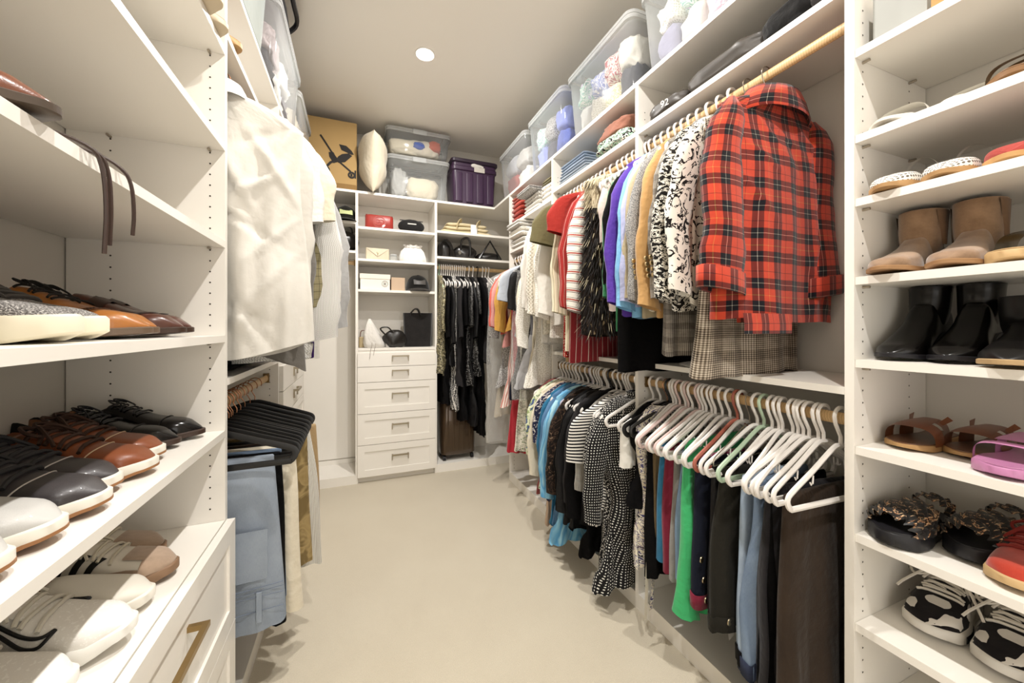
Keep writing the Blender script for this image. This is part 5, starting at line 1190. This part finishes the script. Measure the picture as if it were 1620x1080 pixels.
storage_bin('clear bin with white and red items, farthest on the right top shelf', 1.17, 1.53, 2.67, 3.25, ZT, .40)
fill(1.17, 1.53, 2.67, 3.25, ZT, .36, [(P_('e9e5de'), 'white paper-like cloth'), (P_('c9c6c2'), 'light grey cloth'), (P_('b5564c'), 'brick red cloth'), (P_('bfc0c6'), 'silver grey cloth')], 34, 'in the farthest right top bin')
# left wall
storage_bin('greenish translucent bin, nearest on the left top shelf', -.70, -.34, 1.25, 1.93, ZT, .40, tint='dfe8e4', alpha=.38)
fill(-.70, -.34, 1.25, 1.93, ZT, .36, [(P_('d8dcd6'), 'pale cloth'), (P_('9aa8a0'), 'grey green cloth'), (P_('e4e2da'), 'white cloth')], 35, 'in the greenish left bin')
storage_bin('large clear bin in the middle of the left top shelf', -.70, -.325, 2.0, 2.70, ZT, .40)
fill(-.70, -.325, 2.0, 2.70, ZT, .36, [(P_('4a4448'), 'dark cloth'), (P_('c2b4b4'), 'dusty pink cloth'), (P_('e6e2da'), 'white fleece'), (P_('ecebe6'), 'snow white fleece'), (P_('5a5458'), 'charcoal cloth')], 36, 'in the large clear left bin')
storage_bin('clear bin at the corner end of the left top shelf', -.70, -.335, 2.76, 3.36, ZT, .40)
fill(-.70, -.335, 2.76, 3.36, ZT, .36, [(P_('cdbb98'), 'sand cloth'), (P_('ded4c0'), 'oat cloth'), (P_('b8aa90'), 'taupe cloth')], 37, 'in the corner left bin')
bg = thing('duffel_bag', 'black duffel bag squeezed under the ceiling on the left bins', 'bag', (-.49, 2.25, ZT+.405))
MB().blob((0, 0, .1), .15, .42, .1, 20, 12, .05, 2, flatb=.97).obj('body', cloth('17161c', .8), bg, angle=180)
MB().tube(bez([(.10, -.25, .12), (.17, -.2, .17), (.18, 0, .14), (.17, .2, .17), (.10, .25, .12)], 20), .012, 6).obj('handle', plain('1c1b20'), bg)
# back wall: printed carton
bxx = thing('cardboard_box', 'tall brown cardboard box printed with a black pushchair', 'box', (-.215, 3.575, ZT))
MB().rbox(-.205, .205, -.155, .155, 0, .555, .003, seg=1).obj('carton', plain('ad8f5f', .75, .2, bump=.1), bxx, smooth=False)
MB().box(-.206, .206, -.1565, -.155, 0, .045).obj('bottom_flap', plain('8a6c42', .8, .2), bxx, smooth=False)
INK = plain('1d1916', .7)
def pram(ox, oz, s, par):
    def pts(l): return [(ox+s*x, -.1568, oz+s*z) for x, z in l]
    def poly(l): m.add(pts(l)+[(p[0], -.1558, p[2]) for p in pts(l)], [tuple(range(len(l)))])
    m = MB()
    m.tube(pts([(-.45, .95), (-.40, .88), (-.10, .42), (.12, .12), (.55, -.22)]),   .034*s, 5, flat=.15, up=(0, 1, 0))
    m.tube(pts([(.10, .15), (-.12, .02), (-.28, -.18)]), .045*s, 5, flat=.15, up=(0, 1, 0))
    poly([(-.18, .38), (-.02, .40), (.14, .08), (-.02, -.0), (-.16, .22)]); poly([(.06, .16), (.14, .04), (.36, .10), (.60, .36), (.48, .44), (.26, .38), (.14, .28)])
    poly([(.16, .72), (.40, .70), (.58, .55), (.66, .42), (.58, .40), (.36, .48), (.24, .52)])
    for cx, cz, r in ((-.30, -.28, .14), (.58, -.34, .10)):
        m.tube([(ox+s*(cx+r*cos(a)), -.1568, oz+s*(cz+r*sin(a))) for a in np.linspace(0, 2*pi, 19)[:-1]], .036*s, 5, closed=True, flat=.15, up=(0, 1, 0))
        m.tube(pts([(cx, cz-.05), (cx, cz+.05)]), .04*s, 5, flat=.15, up=(0, 1, 0))
    m.obj('printed_pushchair', INK, par, smooth=False)
pram(.035, .20, .225, bxx); pram(-.215, .18, .19, bxx)
MB().rbox(.188, .2, -.157, -.155, .10, .165, .002).obj('printed_label', INK, bxx, smooth=False)
# pillow
pw = thing('pillow', 'cream pillow standing on edge between the carton and clear bins', 'pillow', (.115, 3.56, ZT+.005))
P = []
S2 = .235
for i in range(19):
    u = -1+2*i/18; ring = []
    for j in range(32):
        a = 2*pi*j/32; v = np.sign(cos(a))*abs(cos(a))**.8; th = sin(a)
        pinch = (1-abs(u)**3)**.5 if abs(u) < 1 else 0
        half = S2*(1-.10*(1-abs(u))); th_ = .115*pinch*max(1-abs(v)**2.2, 0)**.6*np.sign(th)
        ring.append((th_*(1+.05*sin(7*u+5*v)), u*half if 0 else half*v, S2*(1-.10*(1-abs(v)))*u))
    P.append(ring)
P = np.array(P); ca, sa = cos(R(24)), sin(R(24)); Y_, Z_ = P[:, :, 1].copy(), P[:, :, 2].copy()
P[:, :, 1] = Y_*ca-Z_*sa; P[:, :, 2] = Y_*sa+Z_*ca; P[:, :, 1] -= .09; P[:, :, 2] += .285
MB().loft(P).obj('cushion', cloth('d9ceb8', .9, .2, .06, 500), pw, angle=180)
# stacked clear bins + purple tote
storage_bin('clear bin holding a white bundle, lower of the stack on the back wall', .225, .775, 3.42, 3.75, ZT, .375, tint='e4e6e6')
bundle('white pillowcase bundle inside the lower back bin', F_CREAM, (.54, 3.56, ZT+.015), (.15, .10, .10), GB, 51, .06)
bundle('grey plastic-wrapped bundle inside the lower back bin', cloth('b9b8b4', .4), (.33, 3.57, ZT+.015), (.07, .10, .13), GB, 52, .1)
storage_bin('shallow clear bin of folded linen, upper of the stack on the back wall', .215, .785, 3.41, 3.75, ZT+.377, .235, tint='e4e6e6')
for k, (mt, nm, x, hh) in enumerate(((F_CREAM, 'cream linen', .38, .07), (P_('e3d9c6'), 'ivory linen', .55, .075), (P_('c06048'), 'terracotta cloth', .64, .05), (P_('4a62b0'), 'blue lettered cloth', .50, .035))):
    bundle(nm+' inside the upper back bin', mt, (x, 3.54+.015*(k < 2), ZT+.392+(.0 if k < 2 else .05)), (.14 if k < 2 else .06, .11, hh), GB, 53+k, .06)
pt = thing('storage_tote', 'opaque purple plastic tote with dark lid on the back top shelf', 'storage bin', (1.0, 3.565, ZT))
PUR = plain('3d2742', .4, .5, var=.12); m = MB()
m.loft(np.array([rrect(0, 0, .19+.02*k, .145+.012*k, .03, 4, .38*k+.001) for k in np.linspace(0, 1, 5)]), cap0=True, cap1=True); m.obj('tub', PUR, pt, angle=40)
for k, x in enumerate((-.15, -.05, .05, .15)): MB().rbox(x-.032, x+.032, -.160, -.14, .02, .285, .006).obj('panel', PUR, pt, angle=40)
m = MB().rbox(-.215, .215, -.166, .16, .30, .345, .03); m.obj('rim', PUR, pt); m = MB().rbox(-.222, .222, -.172, .166, .372, .41, .03); m.obj('lid', plain('2a1c2e', .4, .5), pt)
MB().box(-.01, .09, -.1685, -.1665, .30, .345).obj('paper_label', plain('c9c4ba'), pt, smooth=False)
MB().blob((.02, -.15, .36), .06, .02, .02, 12, 6, .2, 4).obj('tape_strip', plain('d8d4cc', .5), pt)
# ---------------------------------------------------------------- things on the back wall shelves
GH = 'bags and hats on the back shelves'
def cap_hat(label, x, y, z, mat, rz=0., s=1., patchm=None, brimm=None, soft=0):
    t = thing('cap', label, 'cap', (x, y, z), rz, GH); P = []; t.scale = (1.1, 1.05, 1.25)
    for i in range(9):
        v = i/8; r = .09*s*cos(v*pi/2)**.6 if v < 1 else .002
        P.append([(r*cos(a)*(1+soft*sin(5*a)), r*1.08*sin(a), .008+.105*s*sin(v*pi/2)**1.1+.004*sin(3*a)*v) for a in np.linspace(0, 2*pi, 29)[:-1]])
    MB().loft(np.array(P), cap1=True).obj('crown', mat, t, angle=180)
    P = []
    for u in np.linspace(0, 1, 6): P.append([(.085*s*sin(b)*(1+.12*u), -.092*s*cos(b)*1.02-.068*s*u*cos(b)**.5 if cos(b) > 0 else 0, .012-.010*u*u+.012*cos(b)*(1-u)) for b in np.linspace(-1.35, 1.35, 17)])
    m = MB(); m.loft(np.array(P), closed=False); m.loft(np.array(P)-np.array([0, 0, .004]), closed=False); m.obj('brim', brimm or mat, t, angle=180)
    MB().blob((0, 0, .115*s), .007, .007, .004, 8, 5).obj('button', mat, t)
    if patchm: MB().loft(np.array([[(.045*s*u, -.097*s*cos(u*.5)*(1-.25*v*v), .045*s+.035*s*v) for u in np.linspace(-1, 1, 7)] for v in (0, .5, 1)])+np.array([0, -.002, 0]), closed=False).obj('front_patch', patchm, t, angle=180)
    return t
cap_hat('black cap with yellow-green front patch on the high left corner shelf', -.10, 3.52, 2.1605, cloth('16150f'), .1, 1., plain('b9c08a', .7))
cap_hat('black cap without patch, half hidden on the high left corner shelf', -.33, 3.55, 2.1605, cloth('1c1b1a'), -.2)
t = thing('handbag', 'glossy black handbag on the lower left corner shelf', 'handbag', (-.12, 3.55, 1.9205), 0, GH)
MB().blob((0, 0, .085), .115, .07, .085, 24, 12, .02, 8, flatb=.95).obj('body', leather('17130f', .3), t, angle=180)
MB().tube(bez([(-.07, -.01, .15), (-.05, -.01, .2), (.05, -.01, .2), (.07, -.01, .15)], 16), .006, 6).obj('handle', leather('17130f', .3), t); t.scale = (1.1, 1, 1.1)
t = thing('handbag', 'dark brown handbag behind the shirts on the lower left corner shelf', 'handbag', (-.40, 3.57, 1.9205), 0, GH)
MB().blob((0, 0, .08), .11, .07, .08, 24, 12, .03, 9, flatb=.95).obj('body', leather('2a1c14', .4), t, angle=180)
MB().tube(bez([(-.07, 0, .14), (-.04, 0, .19), (.04, 0, .19), (.07, 0, .14)], 16), .006, 6).obj('handle', leather('2a1c14', .4), t)
# tower shelf 1
t = thing('clutch_bag', 'red leather pouch embossed with a round interlocking emblem', 'handbag', (.17, 3.50, 2.1255), 0, GH); RL = leather('a3332a', .35)
MB().rbox(-.115, .115, -.035, .035, 0, .125, .03, taper=-.0).obj('body', RL, t, angle=50)
MB().tube([(-.11, 0, .126), (.11, 0, .126)], .005, 6).obj('zip', leather('7a221c', .4), t)
m = MB()
for r in (.05, .042): m.tube([(r*cos(a), -.0365, .062+r*sin(a)) for a in np.linspace(0, 2*pi, 29)[:-1]], .0022, 5, closed=True)
for s in (-1, 1): m.tube([(s*(.014-.022*cos(a)), -.0365, .062+.022*sin(a)) for a in np.linspace(.5, 5.6, 18)], .003, 5); m.tube([(s*.002, -.0365, .062), (s*-.012, -.0365, .062)], .003, 5)
m.obj('emblem', leather('c04a3e', .35), t)
t = thing('pouch', 'black fabric pouch with small pale lettering beside the red one', 'handbag', (.44, 3.50, 2.1255), 0, GH)
MB().blob((0, 0, .05), .11, .045, .055, 22, 10, .02, 5, flatb=.9).obj('body', cloth('1b1a1a', .8), t, angle=180); MB().tube([(-.095, 0, .095), (.095, 0, .095)], .004, 6).obj('zip', plain('2c2b2b'), t)
MB().box(-.035, .035, -.0465, -.044, .058, .066).obj('lettering', plain('c9c6c0'), t, smooth=False); t.scale = (1.05, 1, 1.15)
# tower shelf 2
t = thing('clutch_bag', 'cream envelope clutch with pointed flap and gold monogram', 'handbag', (.155, 3.50, 1.8605), .05, GH); CL = leather('dccfb4', .5)
MB().rbox(-.095, .095, -.022, .022, 0, .105, .008).obj('body', CL, t, angle=40)
m = MB(); m.add([(-.095, -.0235, .105), (.095, -.0235, .105), (0, -.0285, .035), (-.095, .0, .1075), (.095, 0, .1075)], [(0, 2, 1), (0, 1, 4, 3)]); m.obj('flap', CL, t, smooth=False)
m = MB(); m.tube([(-.008, -.030, .072), (0, -.031, .058), (.008, -.030, .072)], .0016, 5); m.tube([(0, -.031, .058), (0, -.031, .042)], .0016, 5); m.obj('monogram', metal('d8c890', .3), t)
t = thing('glass_jar', 'small clear jar beside the cream clutch', 'jar', (.285, 3.50, 1.8605), 0, GH); MB().lathe([(.028, 0), (.032, .004), (.032, .045), (.027, .052)], 20).obj('body', clearp('f4f6f4', .2), t); MB().lathe([(.03, .052), (.031, .054), (.031, .062), (.029, .064)], 20).obj('lid', clearp('e8eaea', .5), t)
t = thing('drawstring_bag', 'white gathered drawstring dust bag on the tower shelf', 'bag', (.455, 3.53, 1.8605), 0, GH); P = []
for v, r, z in ((0, .10, 0.001), (.1, .125, .01), (.35, .118, .05), (.6, .10, .09), (.8, .075, .115), (.9, .07, .122), (1, .085, .135)):
    P.append([(r*cos(a)*(1+.05*v*sin(13*a)), .05*(r/.1)*sin(a)*(1+.12*v*sin(13*a)), z+.004*v*sin(9*a)) for a in np.linspace(0, 2*pi, 57)[:-1]])
MB().loft(np.array(P), cap0=True).obj('body', cloth('ece9e4', .8), t, angle=180); MB().tube([(.078*cos(a), .042*sin(a), .119) for a in np.linspace(0, 2*pi, 25)[:-1]], .003, 5, closed=True).obj('drawstring', plain('dcd6cc'), t); t.scale = (1, 1, 1.18)
# tower shelf 3
t = thing('gift_box', 'white lidded box with a round black emblem on the tower shelf', 'box', (.135, 3.53, 1.6055), 0, GH); MB().box(-.118, .118, -.08, .08, 0, .095).obj('base', plain('ece7dc', .6), t, smooth=False); MB().box(-.122, .122, -.084, .084, .095, .135).obj('lid', plain('e9e3d6', .6), t, smooth=False)
m = MB(); m.tube([(.078+.024*cos(a), -.0815, .055+.024*sin(a)) for a in np.linspace(0, 2*pi, 25)[:-1]], .0012, 4, closed=True)
for x in (.072, .084): m.tube([(x, -.0815, .041), (x, -.0815, .069)], .002, 4)
m.tube([(.072, -.0815, .055), (.084, -.0815, .055)], .0016, 4); m.obj('emblem', plain('2a2724'), t)
o = MB().rbox(-.058, .058, -.07, .07, 0, .118, .003, seg=1).obj('gift_box', plain('c2a98f', .7), None, (.325, 3.55, 1.6055), smooth=False); tag(o, 'plain tan carton standing between the white box and black cap', 'box', GH)
cap_hat('black cap with pale front lettering beside the tan carton', .50, 3.53, 1.6055, cloth('131211'), .05, 1.05, plain('4a4744'), cloth('2a2622'))
# counter
t = thing('tote_bag', 'tall black suede tote bag standing on the drawer tower counter', 'handbag', (.50, 3.54, 1.1165), -.04, GH); BS = suede('221f1e', '151312')
P = [rrect(0, 0, .115+.012*v, .06-.025*v, .02, 4, .001+.30*v) for v in np.linspace(0, 1, 6)]; MB().loft(np.array(P), cap0=True).obj('body', BS, t, angle=60)
for y in (-.035, .035): MB().tube(bez([(-.07, y, .27), (-.06, y*1.3, .30), (-.03, y-.03, .335), (.0, y-.03, .33), (.02, y-.02, .28)], 20), .006, 6).obj('handle', leather('1b1817', .4), t)
t = thing('handbag', 'small slumped black bag in front of the tote on the counter', 'handbag', (.30, 3.47, 1.1165), .1, GH)
MB().blob((0, 0, .062), .085, .045, .07, 24, 12, .10, 14, flatb=.85).obj('body', leather('1c1815', .4), t, angle=180); MB().tube(bez([(-.07, -.01, .09), (-.11, -.02, .14), (-.06, -.03, .15), (-.02, -.02, .11)], 16), .006, 6).obj('strap', leather('1c1815', .4), t); t.scale = (1.15, 1, 1.15)
t = thing('handbag', 'slouchy white fabric bag with trailing cords on the counter', 'handbag', (.13, 3.48, 1.1165), .2, GH); P = []
for v, rx_, ry_, z, dx in ((0, .085, .05, .001, .01), (.2, .09, .055, .04, 0), (.5, .07, .045, .11, -.02), (.8, .035, .03, .19, -.035), (1, .008, .008, .245, -.04)): P.append([(dx+rx_*cos(a)*(1+.08*sin(5*a+v*4)), ry_*sin(a)*(1+.1*sin(4*a)), z) for a in np.linspace(0, 2*pi, 33)[:-1]])
MB().loft(np.array(P), cap0=True, cap1=True).obj('body', cloth('e9e5de', .8), t, angle=180)
m = MB()
for x, dz in ((-.05, .09), (-.02, .06)): m.tube(bez([(x+.02, -.04, .05), (x+.01, -.075, .012), (x, -.088, -.004), (x-.005, -.094, -.03), (x-.012, -.095, -dz)], 16), .0014, 4)
m.obj('cord', plain('8a8078'), t)
t = thing('handbag', 'small beige bag at the left end of the counter', 'handbag', (.045, 3.55, 1.1165), 0, GH); MB().rbox(-.04, .04, -.05, .05, 0, .09, .015).obj('body', leather('b5a27c', .5), t); MB().tube(bez([(-.03, 0, .088), (-.02, 0, .14), (.02, 0, .14), (.03, 0, .088)], 14), .004, 6).obj('handle', leather('6a4030', .5), t)
# right corner bay shelves
t = thing('tote_bag', 'flat-folded cream canvas tote with two handles and a white tag', 'handbag', (.94, 3.56, 2.1515), 0, GH); CC = cloth('d6c7a2', .9, .1, .1)
for k, (w_, h0) in enumerate(((.24, 0), (.21, .035), (.19, .068))):
    P = [[(x, .10*np.sign(cos(a))*abs(cos(a))**.4*(1-.08*k)-.01*k, h0+.0175+.0165*np.sign(sin(a))*abs(sin(a))**.6*min(1, (1-abs(x/w_))*9+.3)+.003*sin(20*x+k)) for a in np.linspace(0, 2*pi, 21)[:-1]] for x in np.linspace(-w_, w_, 16)]
    MB().loft(np.array(P), cap0=True, cap1=True).obj('canvas_layer', CC, t, angle=180)
for x in (-.07, .11): MB().tube(bez([(x-.03, -.105, .04), (x-.02, -.115, .10), (x+.01, -.10, .135), (x+.02, -.05, .11), (x+.02, .02, .10)], 16), .012, 6, flat=.4).obj('handle', cloth('cdbb90', .9), t)
MB().box(.03, .09, -.118, -.115, .005, .09).obj('white_tag', plain('e6e6e8'), t, smooth=False)
t = thing('handbag', 'coiled black leather strap bag on the shelf above the dark dresses', 'handbag', (.75, 3.54, 1.9225), 0, GH); BL_ = leather('151312', .3)
MB().blob((0, 0, .06), .075, .05, .07, 22, 10, .06, 21, flatb=.85).obj('body', BL_, t, angle=180)
t.scale = (1, 1, 1.35)
for k in range(4): MB().tube(bez([(-.07+.008*k, -.05, .01), (-.06+.012*k, -.058, .09+.01*k), (.01, -.06, .125-.008*k), (.06-.008*k, -.058, .07), (.075-.01*k, -.05, .01)], 20), .0045, 6).obj('strap', BL_, t)
t = thing('handbag', 'black handbag with curled handle in the middle of the same shelf', 'handbag', (.94, 3.55, 1.9225), 0, GH)
MB().blob((0, 0, .055), .11, .06, .065, 24, 10, .08, 22, flatb=.85).obj('body', BL_, t, angle=180); MB().tube(bez([(-.05, -.05, .08), (-.04, -.065, .15), (.02, -.07, .16), (.035, -.075, .07), (.03, -.075, .02)], 20), .009, 7).obj('handle', BL_, t); MB().lathe([(.014, 0), (.016, .004), (.014, .008)], 14).obj('buckle', metal('8a8880', .3), t, (-.06, -.06, .05), (pi/2, 0, 0)); t.scale = (1.05, 1, 1.2)
t = thing('handbag', 'black bag with tent-shaped upright handle at the right of the same shelf', 'handbag', (1.18, 3.55, 1.9225), 0, GH)
MB().blob((0, 0, .04), .13, .06, .05, 24, 10, .08, 23, flatb=.8).obj('body', BL_, t, angle=180); MB().tube([(-.11, -.05, .02), (0, -.04, .195), (.11, -.05, .02)], .011, 6).obj('handle', BL_, t)
# suitcase below the dark dresses
t = thing('suitcase', 'bronze hard-shell suitcase standing under the dark dresses', 'suitcase', (.86, 3.56, .0725)); BZ = plain('4a3826', .25, .6, .5, .4)
MB().rbox(-.16, .16, -.11, .11, .045, .60, .045).obj('shell', BZ, t, angle=50)
for x in (-.10, -.05, 0, .05, .10): MB().rbox(x-.006, x+.006, -.1125, -.108, .09, .55, .002).obj('rib', BZ, t)
for x in (-.13, .13):
    for y in (-.08, .08): MB().lathe([(.004, -.012), (.022, -.012), (.022, .012), (.004, .012)], 14).obj('wheel', BLKR, t, (x, y, .022), (0, pi/2, 0))
m = MB(); m.tube([(-.07, .07, .59), (-.07, .07, .70), (.07, .07, .70), (.07, .07, .59)], .008, 6); m.obj('pull_handle', plain('1c1a18', .4), t); MB().tube(bez([(-.06, -.02, .60), (-.04, -.02, .625), (.04, -.02, .625), (.06, -.02, .60)], 12), .008, 6).obj('top_handle', BLKR, t)
MB().tube([(.161*cos(a)/1, .0, .32+.0) for a in (0, .01)], .001, 4).obj('zip_line', BLKR, t) if 0 else None
# ---------------------------------------------------------------- folded clothes on the wall shelves
GF = 'folded clothes on the right upper shelves'
for k in range(2): fold(['red jeans folded at the end of the far right shelf', 'brighter red jeans folded on the same pile'][k], [cloth('9c3a2e'), cloth('b0483a')][k], (1.33, 2.87, 2.1505+.075*k), (.14, .10, .075), GF, 60+k)
fold('brick red cloth folded on top of the red jeans', cloth('a04030'), (1.32, 2.87, 2.3005), (.13, .095, .05), GF, 62)
for k, (lab, mt, h) in enumerate((('white folded tops at the bottom of the patterned pile', F_WHITE, .06), ('white dotted folded top in the patterned pile', dotted('ece8e0', '6a6a72', .02, .2, .6), .055), ('grey leafy patterned folded top jutting out of the pile', F_GLACE, .03))): fold(lab, mt, (1.33-.05*(k == 2), 2.58, 2.1505+(0, .061, .117)[k]), (.14+.02*(k == 2), .13, h), GF, 63+k)
for k, (lab, mt, h) in enumerate((('white folded knit beside the divider', F_WHITE, .06), ('speckled white folded knit on the pile beside the divider', dotted('ece8e0', '55525a', .025, .12, .9), .06), ('khaki folded cloth on top of the pile beside the divider', F_OLIVE, .035))): fold(lab, mt, (1.34, 2.35, 2.1505+(0, .061, .122)[k]), (.14, .08, h), GF, 66+k)
for k, (lab, mt, h) in enumerate((('thick white folded sweater at the bottom on the far lower shelf', knit('e6e2d8', 'cfcac0', 260), .075), ('mottled cream folded sweater in the middle of that pile', F_WLACE, .07), ('grey-white folded sweater on top of that pile', cloth('dcd9d2'), .05))): fold(lab, mt, (1.33-.02*k, 2.83, 1.9305+(0, .076, .147)[k]), (.15, .13, h), GF, 70+k)
for k, (lab, mt) in enumerate((('faded grey jeans folded flat on the middle shelf', denim('a9b2bb', '7c8894')), ('second pair of faded grey jeans on the same pile', denim('9aa6b4', '6d7a8c')), ('worn blue-grey jeans on top of the jeans pile', denim('8d9cae', '5f6f86')))): fold(lab, mt, (1.33, 2.0, 2.1905+.036*k), (.14, .16-.01*k, .036), GF, 74+k)
bundle('crumpled rust brown scarf on the clothes pile', cloth('9c6a58'), (1.32, 1.66, 2.26), (.13, .14, .045), GF, 78, .12, 'scarf', 'scarf')
bundle('green, black and white printed cloth under the rust scarf', floral(((0, 'a9cdb4'), (.45, '1a1a1a'), (.52, 'e8e6dc'), (.58, '8ab89c'), (.64, '1a1a1a')), 26, 1.6), (1.31, 1.62, 2.1905), (.14, .15, .036), GF, 79, .06)
GL = 'dark bundles on the near right upper shelf'
LJ = leather('3f3831', .45, '231e1a', .1); o = bundle('dark brown leather bag with small white lettering at the divider', LJ, (1.31, 1.27, 2.1905), (.12, .11, .035), GL, 80, .05, 'garment_roll', 'bag', 0)
fc = bpy.data.curves.new('lettering', 'FONT'); fc.body = '92'; fc.size = .04; fc.extrude = .0006; fo = bpy.data.objects.new('lettering_curve', fc); COL.objects.link(fo); bpy.context.view_layer.update(); fme = bpy.data.meshes.new_from_object(fo.evaluated_get(bpy.context.evaluated_depsgraph_get())); bpy.data.objects.remove(fo); fme.materials.clear(); fme.materials.append(plain('d8d4cc')); fo = link('lettering', fme, o); fo.rotation_euler = (pi/2, 0, -pi/2+.25); fo.location = (-.126, .0, -.012)
bundle('grey-black leather coat folded along the near right shelf', leather('4a443d', .5, '2b2622', .05), (1.31, 1.01, 2.1905), (.12, .16, .045), GL, 81, .06, 'folded_coat', 'coat')
bundle('black trousers with tangled drawcord on the near right shelf', cloth('100f0f'), (1.31, .775, 2.1905), (.12, .09, .045), GL, 82, .06)
bundle('dark grey cloth at the end of the near right shelf', cloth('2c2a2a'), (1.32, .67, 2.1905), (.12, .05, .06), GL, 83, .06)
t = thing('sun_hat', 'pale rounded hat lying on the middle shelf under the glen-check coat', 'hat', (1.36, 1.10, 1.1325)); P = [[(r*cos(a), r*sin(a)*1.05, z) for a in np.linspace(0, 2*pi, 37)[:-1]] for r, z in ((.165, .001), (.168, .006), (.12, .016), (.098, .03), (.092, .06), (.07, .085), (.02, .093))]
MB().loft(np.array(P), cap0=True, cap1=True).obj('crown_and_brim', cloth('d8d5ce', .8), t, angle=180); MB().tube([(.099*cos(a), .104*sin(a), .03) for a in np.linspace(0, 2*pi, 33)[:-1]], .006, 6, closed=True, flat=2).obj('band', cloth('bdb9b0'), t)
MB().tube([(-.10, -.06, .012), (-.16, -.13, .004), (-.17, -.16, .003)], .004, 6).obj('cord', plain('d0ccc4'), t)
GD = 'dark folded clothes on the left middle shelf'
for k, (lab, mt) in enumerate((('black folded jumper on the left middle shelf', F_BLACK), ('dark brown folded jumper on top of the black one', cloth('2a201a')), ('charcoal folded jumper on top of the left dark pile', F_CHAR))): fold(lab, mt, (-.56, 1.62, 1.1325+.04*k), (.14, .16, .04), GD, 90+k)
for k, (lab, mt) in enumerate((('black folded trousers beyond the dark jumpers', F_BLACK2), ('dark navy folded trousers on the black ones', F_NAVY))): fold(lab, mt, (-.56, 1.98, 1.1325+.04*k), (.14, .15, .04), GD, 94+k)
# boxes at the top of the right shoe shelves
o = MB().box(-.10, .10, -.05, .05, 0, .13).obj('shoe_box', plain('9c9d98', .6), None, (1.32, .515, 2.0045), smooth=False); tag(o, 'grey shoe box on the top right shelf', 'box')
o = MB().rbox(-.11, .11, -.055, .055, 0, .05, .004).obj('shoe_box', plain('c9a468', .6), None, (1.34, .385, 2.0045), smooth=False); tag(o, 'low tan box on the top right shelf', 'box')
o = MB().rbox(-.05, .05, -.02, .02, 0, .028, .003).obj('wooden_block', plain('b58a50', .6), None, (1.245, .43, 2.0045), smooth=False); tag(o, 'small tan wooden piece at the front of the top right shelf', 'block')

# ---------------------------------------------------------------- each hanger is told apart by what hangs on it
GAR = {}
for o in bpy.data.objects:
    if o.parent is None and o.get('category') and o['category'] != 'hanger' and o.name in WLD and 'label' in o: GAR.setdefault(tuple(round(v, 4) for v in o.location), o)
for o in bpy.data.objects:
    if o.parent is None and o.get('category') == 'hanger':
        g = GAR.get(tuple(round(v, 4) for v in o.location)); kind = o['label'].split(' hanger ')[0]
        if g is None and abs(o.location[1]-.85) < 1e-4: g = tj
        if g: o['label'] = ' '.join((kind+' hanger holding the '+g['label']).split()[:16])
        else: o['label'] = 'empty '+o['label']
